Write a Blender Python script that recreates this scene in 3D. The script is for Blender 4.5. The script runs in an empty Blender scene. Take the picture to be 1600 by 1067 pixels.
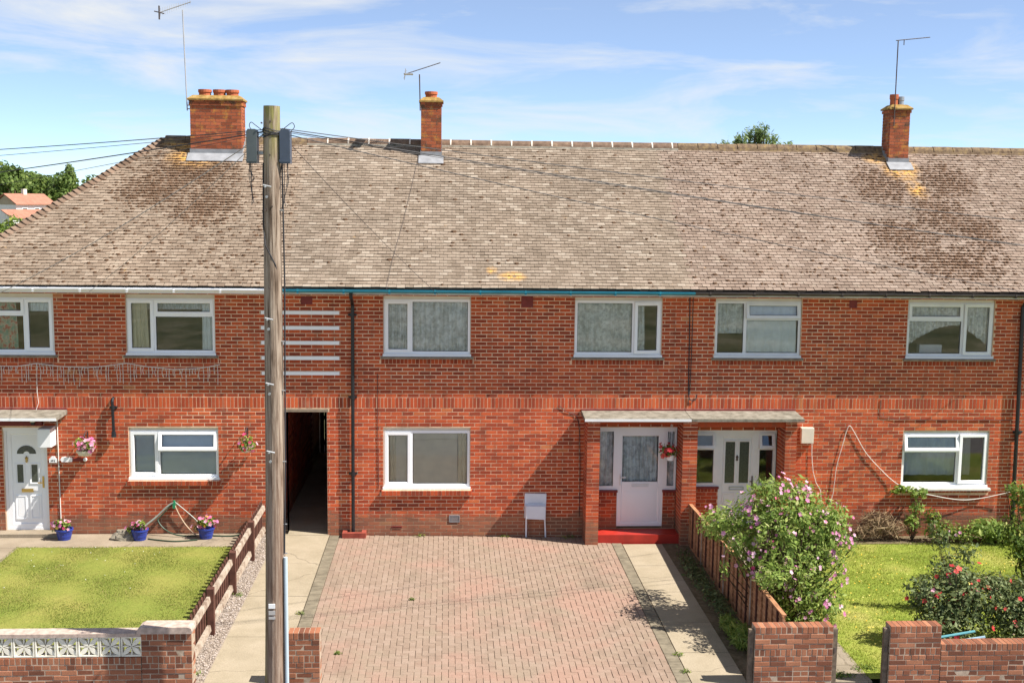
import bpy, math, random
import numpy as np
from mathutils import Vector, Matrix, Euler
random.seed(7); RNG = np.random.default_rng(7)
scene = bpy.context.scene
COL = scene.collection

# ------------------------------------------------------------------ camera
CAM = Vector((0.0, -23.32184, 6.97045)); YAW, PITCH, ROLL = 0.05649, 0.12362, 0.01201
fw = Vector((math.sin(YAW)*math.cos(PITCH), math.cos(YAW)*math.cos(PITCH), -math.sin(PITCH)))
rt0 = Vector((math.cos(YAW), -math.sin(YAW), 0)); up0 = rt0.cross(fw)
rt = rt0*math.cos(ROLL) + up0*math.sin(ROLL); up = -rt0*math.sin(ROLL) + up0*math.cos(ROLL)
cd = bpy.data.cameras.new('camera'); cam = bpy.data.objects.new('camera', cd); COL.objects.link(cam)
cd.lens = 40.5; cd.sensor_width = 36; cd.clip_start = 0.1; cd.clip_end = 3000
cam.matrix_world = Matrix(((rt.x, up.x, -fw.x, CAM.x), (rt.y, up.y, -fw.y, CAM.y), (rt.z, up.z, -fw.z, CAM.z), (0, 0, 0, 1)))
scene.camera = cam

# ------------------------------------------------------------------ sky and sun
SUN = Vector((3.05, -1.0, 4.05)).normalized()
SUN_EL = math.asin(SUN.z); SUN_ROT = math.atan2(SUN.x, SUN.y)
w = bpy.data.worlds.new('World'); scene.world = w; w.use_nodes = True
nt = w.node_tree; nt.nodes.clear()
o_ = nt.nodes.new('ShaderNodeOutputWorld'); bg = nt.nodes.new('ShaderNodeBackground')
sk = nt.nodes.new('ShaderNodeTexSky'); sk.sky_type = 'NISHITA'; sk.sun_disc = False
sk.sun_elevation = SUN_EL; sk.sun_rotation = SUN_ROT; sk.air_density = 0.5; sk.dust_density = 0.0; sk.ozone_density = 4.0
tc = nt.nodes.new('ShaderNodeTexCoord')
mp = nt.nodes.new('ShaderNodeMapping'); mp.inputs['Scale'].default_value = (3.0, 3.0, 17.0); mp.inputs['Rotation'].default_value = (0, 0.10, 0)
mp.inputs['Location'].default_value = (0.35, 0.0, 0.2)
nz = nt.nodes.new('ShaderNodeTexNoise'); nz.inputs['Scale'].default_value = 1.6; nz.inputs['Detail'].default_value = 9; nz.inputs['Roughness'].default_value = 0.58; nz.inputs['Distortion'].default_value = 0.5
cr = nt.nodes.new('ShaderNodeValToRGB'); cr.color_ramp.elements[0].position = 0.47; cr.color_ramp.elements[1].position = 0.74
cr.color_ramp.elements[0].color = (.22, .22, .22, 1); cr.color_ramp.elements[1].color = (.95, .95, .95, 1)
mx = nt.nodes.new('ShaderNodeMix'); mx.data_type = 'RGBA'; mx.inputs['B'].default_value = (4.5, 4.6, 4.65, 1)
L = nt.links.new
L(tc.outputs['Generated'], mp.inputs['Vector']); L(mp.outputs[0], nz.inputs['Vector']); L(nz.outputs['Fac'], cr.inputs[0])
L(cr.outputs[0], mx.inputs['Factor']); tn = nt.nodes.new('ShaderNodeMix'); tn.data_type = 'RGBA'; tn.blend_type = 'MULTIPLY'; tn.inputs['Factor'].default_value = 1; tn.inputs['B'].default_value = (0.93, 0.985, 1.0, 1); L(sk.outputs[0], tn.inputs['A']); L(tn.outputs['Result'], mx.inputs['A']); L(mx.outputs['Result'], bg.inputs[0]); L(bg.outputs[0], o_.inputs[0])
bg.inputs[1].default_value = 0.079
sl = bpy.data.lights.new('sun', 'SUN'); sl.energy = 4.1; sl.angle = math.radians(0.53); sl.color = (1.0, 0.95, 0.87)
so = bpy.data.objects.new('sun', sl); COL.objects.link(so); so.rotation_euler = (-SUN).to_track_quat('-Z', 'Y').to_euler()
so.location = SUN*60
scene.view_settings.view_transform = 'Standard'; scene.view_settings.look = 'None'; scene.view_settings.gamma = 1
scene.view_settings.exposure = 1.3; scene.view_settings.use_curve_mapping = False
try:
    scene.cycles.max_bounces = 8; scene.cycles.transparent_max_bounces = 12
except Exception: pass

# ------------------------------------------------------------------ helpers
def tag(o, label=None, cat=None, group=None, kind=None):
    if label: o['label'] = label
    if cat: o['category'] = cat
    if group: o['group'] = group
    if kind: o['kind'] = kind
    return o
def link(o, parent=None):
    COL.objects.link(o)
    if parent is not None: o.parent = parent
    return o
def empty(name, loc=(0, 0, 0), rz=0, parent=None):
    o = bpy.data.objects.new(name, None); o.empty_display_size = 0.1
    o.location = loc; o.rotation_euler = (0, 0, rz); return link(o, parent)
BOXF = ((0, 1, 2, 3), (7, 6, 5, 4), (0, 4, 5, 1), (1, 5, 6, 2), (2, 6, 7, 3), (3, 7, 4, 0))
class MB:
    def __init__(s): s.v = []; s.f = []; s.t = []
    def box(s, x0, x1, y0, y1, z0, z1, t=0.5, back=True):
        b = len(s.v)
        # 0..3 front (y0) ring, 4..7 back ring
        s.v += [(x0, y0, z0), (x1, y0, z0), (x1, y0, z1), (x0, y0, z1), (x0, y1, z0), (x1, y1, z0), (x1, y1, z1), (x0, y1, z1)]
        for i, q in enumerate(BOXF):
            if i == 1 and not back: continue
            s.f.append(tuple(b+k for k in q)); s.t.append(t)
        return s
    def hexa(s, vs, t=0.5, back=True):
        b = len(s.v); s.v += [tuple(v) for v in vs]
        for i, q in enumerate(BOXF):
            if i == 1 and not back: continue
            s.f.append(tuple(b+k for k in q)); s.t.append(t)
        return s
    def poly(s, vs, t=0.5):
        b = len(s.v); s.v += [tuple(v) for v in vs]; s.f.append(tuple(range(b, b+len(vs)))); s.t.append(t); return s
    def prism(s, pts, y0, y1, t=0.5):      # polygon in x,z extruded in y
        n = len(pts); b = len(s.v)
        s.v += [(x, y0, z) for x, z in pts] + [(x, y1, z) for x, z in pts]
        s.f.append(tuple(range(b, b+n))); s.f.append(tuple(range(b+2*n-1, b+n-1, -1))); s.t += [t, t]
        for i in range(n):
            j = (i+1) % n; s.f.append((b+i, b+n+i, b+n+j, b+j)); s.t.append(t)
        return s
    def tube(s, pts, r, n=8, t=0.5, caps=True):
        pts = [Vector(p) for p in pts]; rs = r if isinstance(r, (list, tuple)) else [r]*len(pts)
        b = len(s.v); nrm = None
        for i, p in enumerate(pts):
            d = (pts[min(i+1, len(pts)-1)] - pts[max(i-1, 0)]).normalized()
            if nrm is None: nrm = d.orthogonal().normalized()
            else: nrm = (nrm - d*nrm.dot(d)).normalized()
            bi = d.cross(nrm)
            for k in range(n):
                a = 2*math.pi*k/n; q = p + (nrm*math.cos(a) + bi*math.sin(a))*rs[i]; s.v.append(tuple(q))
        for i in range(len(pts)-1):
            for k in range(n):
                k2 = (k+1) % n; s.f.append((b+i*n+k, b+i*n+k2, b+(i+1)*n+k2, b+(i+1)*n+k)); s.t.append(t)
        if caps:
            s.f.append(tuple(b+k for k in range(n-1, -1, -1))); s.f.append(tuple(b+(len(pts)-1)*n+k for k in range(n))); s.t += [t, t]
        return s
    def lathe(s, prof, c=(0, 0, 0), n=16, t=0.5):
        b = len(s.v)
        for r, z in prof:
            for k in range(n):
                a = 2*math.pi*k/n; s.v.append((c[0]+r*math.cos(a), c[1]+r*math.sin(a), c[2]+z))
        for i in range(len(prof)-1):
            for k in range(n):
                k2 = (k+1) % n; s.f.append((b+i*n+k, b+i*n+k2, b+(i+1)*n+k2, b+(i+1)*n+k)); s.t.append(t)
        s.f.append(tuple(b+k for k in range(n-1, -1, -1))); s.t.append(t)
        s.f.append(tuple(b+(len(prof)-1)*n+k for k in range(n))); s.t.append(t)
        return s
    def mesh(s, name, m, smooth=False):
        me = bpy.data.meshes.new(name); me.from_pydata(s.v, [], s.f)
        a = me.attributes.new('tint', 'FLOAT', 'FACE'); a.data.foreach_set('value', np.array(s.t, dtype=np.float32))
        if m is not None: me.materials.append(m)
        if smooth: me.polygons.foreach_set('use_smooth', [True]*len(me.polygons))
        me.update(); return me
    def build(s, name, m, parent=None, smooth=False, **k):
        o = bpy.data.objects.new(name, s.mesh(name, m, smooth)); link(o, parent)
        if k: tag(o, **k)
        return o
def raw_mesh(name, V, F, T, m):
    """numpy verts (n,3), faces (m,k), tints (m,)"""
    me = bpy.data.meshes.new(name); nV, (nF, k) = len(V), F.shape
    me.vertices.add(nV); me.vertices.foreach_set('co', np.ascontiguousarray(V, dtype=np.float32).ravel())
    me.loops.add(nF*k); me.loops.foreach_set('vertex_index', np.ascontiguousarray(F, dtype=np.int32).ravel())
    me.polygons.add(nF); me.polygons.foreach_set('loop_start', np.arange(0, nF*k, k, dtype=np.int32))
    a = me.attributes.new('tint', 'FLOAT', 'FACE'); a.data.foreach_set('value', np.asarray(T, dtype=np.float32))
    me.materials.append(m); me.update(calc_edges=True); me.validate(); return me
def raw_obj(name, V, F, T, m, parent=None, **k):
    o = bpy.data.objects.new(name, raw_mesh(name, V, F, T, m)); link(o, parent)
    if k: tag(o, **k)
    return o

# ------------------------------------------------------------------ materials
class N:
    def __init__(s, name, rough=0.8, spec=0.3, metal=0.0):
        s.m = bpy.data.materials.new(name); s.m.use_nodes = True; s.t = s.m.node_tree; s.n = s.t.nodes
        s.b = s.n['Principled BSDF']; s.b.inputs['Roughness'].default_value = rough
        s.b.inputs['Specular IOR Level'].default_value = spec; s.b.inputs['Metallic'].default_value = metal
        s.pos = None
    def new(s, t): return s.n.new(t)
    def l(s, a, b): s.t.links.new(a, b)
    def P(s):
        if s.pos is None: s.pos = s.new('ShaderNodeNewGeometry').outputs['Position']
        return s.pos
    def map(s, scale=(1, 1, 1), loc=(0, 0, 0)):
        m = s.new('ShaderNodeMapping'); m.inputs['Scale'].default_value = scale; m.inputs['Location'].default_value = loc
        s.l(s.P(), m.inputs['Vector']); return m.outputs[0]
    def noise(s, sc, det=4, rough=0.55, vec=None, dist=0.0):
        n = s.new('ShaderNodeTexNoise'); n.inputs['Scale'].default_value = sc; n.inputs['Detail'].default_value = det
        n.inputs['Roughness'].default_value = rough; n.inputs['Distortion'].default_value = dist
        s.l(vec if vec is not None else s.P(), n.inputs['Vector']); return n.outputs['Fac']
    def ramp(s, fac, stops, interp='LINEAR'):
        r = s.new('ShaderNodeValToRGB'); e = r.color_ramp.elements; r.color_ramp.interpolation = interp
        while len(e) < len(stops): e.new(0.5)
        for i, (p, c) in enumerate(stops):
            e[i].position = p; e[i].color = (c[0], c[1], c[2], 1) if isinstance(c, (tuple, list)) else (c, c, c, 1)
        s.l(fac, r.inputs[0]); return r.outputs[0]
    def tint(s, name='tint'):
        a = s.new('ShaderNodeAttribute'); a.attribute_name = name; return a.outputs['Fac']
    def mix(s, f, a, b, mode='MIX'):
        m = s.new('ShaderNodeMix'); m.data_type = 'RGBA'; m.blend_type = mode
        for sk_, v in (('Factor', f), ('A', a), ('B', b)):
            if isinstance(v, (int, float)): m.inputs[sk_].default_value = v
            elif isinstance(v, (tuple, list)): m.inputs[sk_].default_value = (v[0], v[1], v[2], 1)
            else: s.l(v, m.inputs[sk_])
        return m.outputs['Result']
    def math(s, op, a, b=None, c=None):
        m = s.new('ShaderNodeMath'); m.operation = op
        for i, v in enumerate((a, b, c)):
            if v is None: continue
            if isinstance(v, (int, float)): m.inputs[i].default_value = v
            else: s.l(v, m.inputs[i])
        return m.outputs[0]
    def sphere_mask(s, c, r, soft):      # 1 inside an (x,y,z) blob with radii r
        m = s.map((1/r[0], 1/r[1], 1/r[2]), (-c[0]/r[0], -c[1]/r[1], -c[2]/r[2]))
        v = s.new('ShaderNodeVectorMath'); v.operation = 'LENGTH'; s.l(m, v.inputs[0])
        mr = s.new('ShaderNodeMapRange'); mr.inputs[1].default_value = 1.0; mr.inputs[2].default_value = 1.0-soft
        s.l(v.outputs['Value'], mr.inputs[0]); return mr.outputs[0]
    def base(s, c):
        if isinstance(c, (tuple, list)): s.b.inputs['Base Color'].default_value = (c[0], c[1], c[2], 1)
        else: s.l(c, s.b.inputs['Base Color'])
        return s
    def bump(s, h, strength=0.3, dist=0.01):
        b = s.new('ShaderNodeBump'); b.inputs['Strength'].default_value = strength; b.inputs['Distance'].default_value = dist
        s.l(h, b.inputs['Height']); s.l(b.outputs[0], s.b.inputs['Normal']); return s
def plain(name, c, rough=0.5, spec=0.4, metal=0.0, var=0.12, sc=6.0):
    n = N(name, rough, spec, metal)
    f = n.noise(sc, 4); n.base(n.mix(1.0, c, n.ramp(f, [(0.3, 1-var), (0.7, 1+var*.5)]), 'MULTIPLY')); return n.m
M = {}
def brick_mat(name, stops, wear=0.5, dirt=None):
    n = N(name, 0.88, 0.2)
    c = n.ramp(n.tint(), stops)
    f = n.noise(60, 4, 0.7); c = n.mix(1.0, c, n.ramp(f, [(0.28, 0.72), (0.72, 1.22)]), 'MULTIPLY')
    g = n.noise(1.1, 4, 0.6); c = n.mix(1.0, c, n.ramp(g, [(0.3, 0.80), (0.7, 1.12)]), 'MULTIPLY')
    e = n.noise(9, 5, 0.7); c = n.mix(n.ramp(e, [(0.62, 0.0), (0.80, 0.40*wear)]), c, (0.48, 0.29, 0.19))
    if dirt: c = dirt(n, c)
    n.base(c); n.bump(f, 0.35, 0.004); return n.m
WALLSTOPS = [(0.0, (0.24, 0.048, 0.024)), (0.25, (0.36, 0.063, 0.026)), (0.55, (0.47, 0.083, 0.030)), (0.85, (0.555, 0.110, 0.038)), (0.95, (0.56, 0.15, 0.054)), (1.0, (0.53, 0.24, 0.10))]
def wall_dirt(n, c):       # splash-back dirt and rising damp on the lowest courses, stains below the porch flashing
    z = n.new('ShaderNodeSeparateXYZ'); n.l(n.P(), z.inputs[0])
    wob = n.noise(2.3, 5, 0.6)
    h = n.math('ADD', z.outputs['Z'], n.math('MULTIPLY', wob, -0.75))
    low = n.ramp(h, [(0.0, 1.0), (0.12, 0.0)])
    c = n.mix(n.math('MULTIPLY', low, 0.55), c, (0.17, 0.13, 0.085))
    st = n.noise(2.2, 5, .6, n.map((2.6, 1, .35), (3, 0, 5))); c = n.mix(n.ramp(st, [(.50, 0.), (.66, .30)]), c, (.13, .07, .045))
    ef = n.noise(1.6, 5, .65, n.map((1, 1, .9), (8, 0, 1))); c = n.mix(n.ramp(ef, [(.62, 0.), (.76, .35)]), c, (.58, .40, .28))
    return c
M['brick'] = brick_mat('red_house_brick', WALLSTOPS, 0.55, wall_dirt)
M['old_brick'] = brick_mat('weathered_garden_brick', [(0, (0.13, 0.055, 0.034)), (0.35, (0.24, 0.09, 0.05)), (0.65, (0.32, 0.125, 0.066)), (0.9, (0.39, 0.17, 0.095)), (1, (0.52, 0.21, 0.12))], 1.2)
def chim_dirt(n, c):
    a = n.noise(5.5, 5, 0.65); b = n.noise(3.3, 4, 0.6, n.map((1, 1, 1), (5, 3, 2)))
    c = n.mix(n.ramp(a, [(0.53, 0.0), (0.66, 0.75)]), c, (0.50, 0.22, 0.05))
    c = n.mix(n.ramp(b, [(0.56, 0.0), (0.66, 0.8)]), c, (0.09, 0.065, 0.04)); return c
M['chim_brick'] = brick_mat('lichened_chimney_brick', [(0, (0.20, 0.06, 0.03)), (0.5, (0.36, 0.095, 0.042)), (1, (0.48, 0.14, 0.065))], 0.8, chim_dirt)
n = N('mortar', 0.95, 0.1); f = n.noise(14, 5, 0.7); c = n.ramp(f, [(0.3, (0.63, 0.40, 0.255)), (0.7, (0.82, 0.57, 0.39))])
c = wall_dirt(n, c); n.base(c); n.bump(n.noise(150, 2), 0.4, 0.003); M['mortar'] = n.m
n = N('old_mortar', 0.95, 0.1); f = n.noise(11, 5, 0.7); n.base(n.ramp(f, [(0.3, (0.26, 0.195, 0.14)), (0.7, (0.50, 0.395, 0.30))])); M['old_mortar'] = n.m

def tile_mat(name, stops, mossamt, orange, mossblobs, pale=0.0):
    n = N(name, 0.92, 0.15)
    c = n.ramp(n.tint(), stops)
    fine = n.noise(45, 5, 0.75); c = n.mix(1.0, c, n.ramp(fine, [(0.28, 0.70), (0.72, 1.25)]), 'MULTIPLY')
    big = n.noise(0.55, 5, 0.6); c = n.mix(1.0, c, n.ramp(big, [(0.3, 0.84), (0.7, 1.12)]), 'MULTIPLY')
    med = n.noise(6, 5, 0.65); c = n.mix(n.ramp(med, [(0.55, 0.0), (0.72, 0.55)]), c, (0.38, 0.32, 0.25))
    li = n.noise(17, 4, 0.6, n.map((1, 1, 1), (3, 1, 4))); c = n.mix(n.ramp(li, [(0.66, 0.0), (0.72, mossamt)]), c, (0.085, 0.062, 0.040))
    # rare orange lichen rosettes
    o1 = n.noise(2.6, 4, 0.6, n.map((1, 1, 1), (9, 2, 7))); c = n.mix(n.ramp(o1, [(0.70, 0.0), (0.76, 0.7)]), c, (0.52, 0.31, 0.11))
    for cc, rr in orange:
        mk = n.math('MULTIPLY', n.sphere_mask(cc, rr, 0.75), n.ramp(n.noise(7, 4, 0.6), [(0.38, 0.15), (0.58, 1.0)]))
        c = n.mix(mk, c, (0.60, 0.33, 0.085))
    for cc, rr in mossblobs:
        mk = n.math('MULTIPLY', n.sphere_mask(cc, rr, 0.8), n.ramp(n.noise(13, 4, 0.7, n.map((1, 1, 1), (2, 8, 1))), [(0.44, 0.0), (0.54, .62)]))
        c = n.mix(mk, c, (0.15, 0.082, 0.048))
    n.base(c); n.bump(fine, 0.4, 0.004); return n.m
MOSS_L = [((-5.75, 3.0, 7.4), (1.3, 0.9, 0.9)), ((-6.4, 2.4, 7.0), (0.9, 0.8, 0.7)), ((-5.2, 1.9, 6.7), (0.8, 0.9, 0.8))]
MOSS_R = [((9.9, 2.8, 7.3), (0.75, 0.9, 0.9)), ((11.5, 3.0, 7.4), (0.7, 0.9, 0.9)), ((10.9, 2.0, 6.7), (0.7, 1.1, 0.9)), ((9.8, 1.2, 6.2), (0.9, 0.8, 0.7)), ((11.6, 1.3, 6.3), (0.6, 0.8, 0.7)), ((10.7, 0.4, 5.7), (1.3, 0.7, 0.6))]
ST_L = [(0, (0.185, 0.135, 0.098)), (0.5, (0.235, 0.177, 0.13)), (1, (0.285, 0.222, 0.168))]
ST_C = [(0, (0.18, 0.138, 0.102)), (0.45, (0.222, 0.172, 0.13)), (0.85, (0.258, 0.204, 0.157)), (1, (0.32, 0.265, 0.21))]
ST_R = [(0, (0.19, 0.138, 0.106)), (0.5, (0.24, 0.178, 0.139)), (1, (0.285, 0.22, 0.177))]
M['tile_l'] = tile_mat('lichened_roof_tile', ST_L, 0.6, [((-5.75, 3.45, 7.8), (0.75, 0.75, 0.5)), ((-6.0, 4.0, 8.1), (0.8, 0.4, 0.3))], MOSS_L)
M['tile_c'] = tile_mat('tan_roof_tile', ST_C, 0.25, [((1.3, -0.1, 5.37), (0.35, 0.2, 0.2)), ((0.9, 0.05, 5.5), (0.15, 0.15, 0.15))], [])
M['tile_r'] = tile_mat('pinkish_roof_tile', ST_R, 0.6, [((10.55, 3.4, 7.7), (0.55, 0.65, 0.5)), ((10.1, 3.75, 8.0), (0.4, 0.3, 0.3)), ((10.7, 2.7, 7.2), (0.3, 0.5, 0.4))], MOSS_R)
M['underlay'] = plain('roof_underlay', (0.045, 0.036, 0.03), 0.95, 0.1)
M['moss'] = plain('brown_roof_moss', (0.105, 0.06, 0.036), 1.0, 0.05, var=0.5, sc=20)
n = N('ridge_tile', 0.9, 0.15); c = n.ramp(n.noise(7, 5, 0.65), [(0.3, (0.095, 0.062, 0.045)), (0.6, (0.20, 0.135, 0.095)), (0.75, (0.32, 0.24, 0.16))]); n.base(c); n.bump(n.noise(40), 0.4, 0.005); M['ridge'] = n.m
n = N('mossy_ridge_tile', 0.95, 0.1); c = n.ramp(n.noise(9, 5, 0.7), [(0.33, (0.085, 0.055, 0.036)), (0.5, (0.17, 0.12, 0.078)), (0.70, (0.27, 0.19, 0.085))]); n.base(c); n.bump(n.noise(40), 0.6, 0.008); M['ridge_mossy'] = n.m
n = N('hip_tile', 0.92, 0.15); c = n.ramp(n.tint(), [(0, (0.115, 0.075, 0.052)), (1, (0.21, 0.145, 0.105))]); c = n.mix(n.ramp(n.noise(12, 4, .7), [(.55, 0.), (.7, .7)]), c, (.10, .07, .045)); n.base(c); M['hip'] = n.m
n = N('lichen_mortar', 0.95, 0.1); c = n.ramp(n.noise(9, 5, 0.7), [(0.3, (0.12, 0.085, 0.04)), (0.5, (0.30, 0.185, 0.055)), (0.7, (0.36, 0.27, 0.13))]); n.base(c); n.bump(n.noise(30), 0.5, 0.01); M['flaunch'] = n.m
M['white_mortar'] = plain('pale_pointing', (0.66, 0.58, 0.50), 0.9, 0.2)
M['lead'] = plain('lead_flashing', (0.27, 0.275, 0.29), 0.6, 0.3, 0.0, 0.25, 5)
M['pot'] = plain('terracotta', (0.42, 0.12, 0.055), 0.85, 0.2, var=0.25)
M['upvc'] = plain('white_upvc', (0.86, 0.86, 0.87), 0.32, 0.45, var=0.03, sc=2)
M['upvc2'] = plain('weathered_white_upvc', (0.74, 0.74, 0.74), 0.4, 0.4, var=0.07, sc=3)
M['cream'] = plain('cream_painted_board', (0.70, 0.64, 0.53), 0.5, 0.35, var=0.10, sc=3)
M['oldwhite'] = plain('weathered_white_paint', (0.60, 0.57, 0.52), 0.6, 0.3, var=0.25, sc=4)
M['teal'] = plain('teal_gutter_plastic', (0.018, 0.23, 0.32), 0.35, 0.5, var=0.15, sc=3)
M['black'] = plain('black_plastic', (0.014, 0.015, 0.018), 0.35, 0.5, var=0.3)
M['brown_gutter'] = plain('dull_brown_gutter', (0.075, 0.06, 0.052), 0.5, 0.4, var=0.35, sc=3)
n = N('weathered_concrete', 0.95, 0.15); f = n.noise(6, 6, 0.7); c = n.ramp(f, [(0.28, (0.10, 0.088, 0.066)), (0.5, (0.21, 0.188, 0.15)), (0.72, (0.30, 0.272, 0.225))]); n.base(c); n.bump(n.noise(50, 3), 0.5, 0.005); M['canopy'] = n.m
n = N('stone_sill', 0.95, 0.15); n.base(n.ramp(n.noise(8, 5, 0.7), [(0.3, (0.16, 0.12, 0.085)), (0.7, (0.33, 0.26, 0.19))])); M['sill'] = n.m
M['redpaint'] = plain('red_step_paint', (0.38, 0.028, 0.018), 0.45, 0.4, var=0.2, sc=5)
M['redsill'] = plain('dull_red_sill_paint', (0.20, 0.035, 0.03), 0.6, 0.3, var=0.25)
M['dark'] = plain('unlit_interior', (0.42, 0.40, 0.37), 0.9, 0.1)
M['brass'] = plain('brass', (0.55, 0.38, 0.12), 0.35, 0.5, 0.8)
M['steel'] = plain('galvanised_steel', (0.42, 0.43, 0.44), 0.45, 0.5, 0.7)
M['alu'] = plain('aluminium', (0.50, 0.48, 0.47), 0.45, 0.5, 0.5)
M['rust'] = plain('dark_aerial_metal', (0.11, 0.085, 0.075), 0.6, 0.4, 0.3)
M['cable'] = plain('black_cable', (0.035, 0.034, 0.038), 0.6, 0.3)
M['greycable'] = plain('pale_grey_cable', (0.34, 0.31, 0.29), 0.6, 0.3)
M['whitecable'] = plain('white_cable', (0.72, 0.68, 0.62), 0.5, 0.4)
M['boxcream'] = plain('cream_plastic', (0.68, 0.62, 0.52), 0.45, 0.4, var=0.06)
M['meter'] = plain('grey_white_plastic', (0.70, 0.71, 0.75), 0.4, 0.4, var=0.05)
M['greybox'] = plain('grey_green_box', (0.075, 0.090, 0.095), 0.4, 0.4, var=0.15)
M['bluebox'] = plain('dark_blue_grey_box', (0.05, 0.065, 0.095), 0.35, 0.5, var=0.15)
M['conduit'] = plain('grey_conduit', (0.42, 0.50, 0.55), 0.4, 0.5, var=0.08)
# glass: see-through with a mirror-like surface
def glass_mat(name, refl, tintc=(0.985, 0.993, 0.988)):
    n = N(name); n.n.remove(n.b); out = n.n['Material Output']
    tr = n.new('ShaderNodeBsdfTransparent'); tr.inputs[0].default_value = (*tintc, 1)
    gl = n.new('ShaderNodeBsdfGlossy'); gl.inputs['Roughness'].default_value = 0.015
    fr = n.new('ShaderNodeFresnel'); fr.inputs['IOR'].default_value = 1.5
    wv = n.noise(1.7, 2); bp = n.new('ShaderNodeBump'); bp.inputs['Strength'].default_value = 0.05; bp.inputs['Distance'].default_value = 0.02
    n.l(wv, bp.inputs['Height']); n.l(bp.outputs[0], gl.inputs['Normal'])
    ms = n.new('ShaderNodeMixShader'); n.l(n.math('ADD', fr.outputs[0], refl), ms.inputs[0]); n.l(tr.outputs[0], ms.inputs[1]); n.l(gl.outputs[0], ms.inputs[2])
    n.l(ms.outputs[0], out.inputs['Surface']); return n.m
M['glass'] = glass_mat('window_glass', 0.02)
M['frosted'] = plain('dark_leaded_glass', (0.075, 0.085, 0.07), 0.18, 0.6, var=0.4, sc=30)
def net_mat(name, col, scale, lo, hi):
    n = N(name); n.n.remove(n.b); out = n.n['Material Output']
    di = n.new('ShaderNodeBsdfDiffuse'); tl = n.new('ShaderNodeBsdfTranslucent'); tr = n.new('ShaderNodeBsdfTransparent')
    pat = n.ramp(n.noise(scale, 3, .5, n.map((1, .2, .8))), [(.42, .78), (.56, 1.0)])
    c = n.mix(1.0, col, pat, 'MULTIPLY'); n.l(c, di.inputs[0]); n.l(c, tl.inputs[0])
    m1 = n.new('ShaderNodeMixShader'); m1.inputs[0].default_value = 0.05
    n.l(di.outputs[0], m1.inputs[1]); n.l(tl.outputs[0], m1.inputs[2])
    f = n.math('MULTIPLY', n.ramp(n.noise(1.0, 3, .55, n.map((17, .2, .55))), [(.36, lo), (.58, hi)]), n.ramp(n.noise(scale*1.3, 2, .5, n.map((1, .2, 1), (4, 0, 2))), [(.35, .8), (.5, 1.)]))  # vertical opacity streaks imitate the shading between folds
    ms = n.new('ShaderNodeMixShader'); n.l(f, ms.inputs[0]); n.l(tr.outputs[0], ms.inputs[1]); n.l(m1.outputs[0], ms.inputs[2])
    n.l(ms.outputs[0], out.inputs['Surface']); return n.m
M['net'] = net_mat('white_net_curtain', (0.90, 0.92, 0.92), 11, .72, 1.0)
M['net2'] = net_mat('dense_net_curtain', (0.86, 0.88, 0.83), 16, .8, 1.0)
M['cloth_cream'] = plain('cream_curtain_cloth', (0.68, 0.62, 0.44), 0.9, 0.1, var=0.15)
M['cloth_grey'] = plain('pale_curtain_cloth', (0.82, 0.86, 0.84), 0.9, 0.1, var=0.10)
n = N('floral_curtain', 0.9, 0.1); n.base(n.ramp(n.noise(9, 3, 0.6), [(0.38, (0.55, 0.16, 0.11)), (0.48, (0.62, 0.50, 0.36)), (0.6, (0.30, 0.42, 0.30))])); M['cloth_floral'] = n.m
M['blind'] = plain('grey_blind', (0.86, 0.88, 0.88), 0.6, 0.3, var=0.05)
M['blind2'] = plain('tan_blind', (0.86, 0.78, 0.60), 0.6, 0.3, var=0.08)

# ------------------------------------------------------------------ ground and paving
def zg(x):
    P_ = [(-60, .07), (-3.9, .07), (-3.4, .04), (-2.4, .03), (3.6, -.05), (60, -.05)]
    for (a, za), (b, zb) in zip(P_, P_[1:]):
        if x <= b: return za + (zb-za)*(max(x, a)-a)/(b-a)
    return -.05
n = N('rough_grass_ground', 0.95, 0.1); c = n.ramp(n.noise(0.25, 6, 0.6), [(0.35, (0.09, 0.105, 0.045)), (0.5, (0.17, 0.17, 0.085)), (0.68, (0.34, 0.30, 0.20))]); n.base(c); M['ground'] = n.m
g = MB(); S = 1500
g.poly([(-S, -S, -.16), (S, -S, -.16), (S, S, -.16), (-S, S, -.16)]); g.build('ground', M['ground'], kind='structure')
n = N('asphalt', 0.9, 0.25); n.base(n.ramp(n.noise(60, 4, 0.7), [(0.3, (0.17, 0.165, 0.16)), (0.7, (0.25, 0.24, 0.23))])); n.bump(n.noise(200, 2), 0.5, 0.004); M['asphalt'] = n.m
n = N('pavement_asphalt', 0.92, 0.2); n.base(n.ramp(n.noise(40, 5, 0.7), [(0.3, (0.15, 0.135, 0.13)), (0.7, (0.22, 0.20, 0.19))])); M['pave'] = n.m
MB().box(-60, 60, -9.9, -7.36, -.30, -.10).build('pavement', M['pave'], kind='structure')
MB().box(-60, 60, -17.0, -10.04, -.40, -.145).build('road', M['asphalt'], kind='structure')
kb = MB()
for i in range(131): kb.box(-60+i*.92, -60+i*.92+.91, -10.04, -9.9, -.40, -.085)
kb.build('kerb', M['canopy'], kind='structure')

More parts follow.
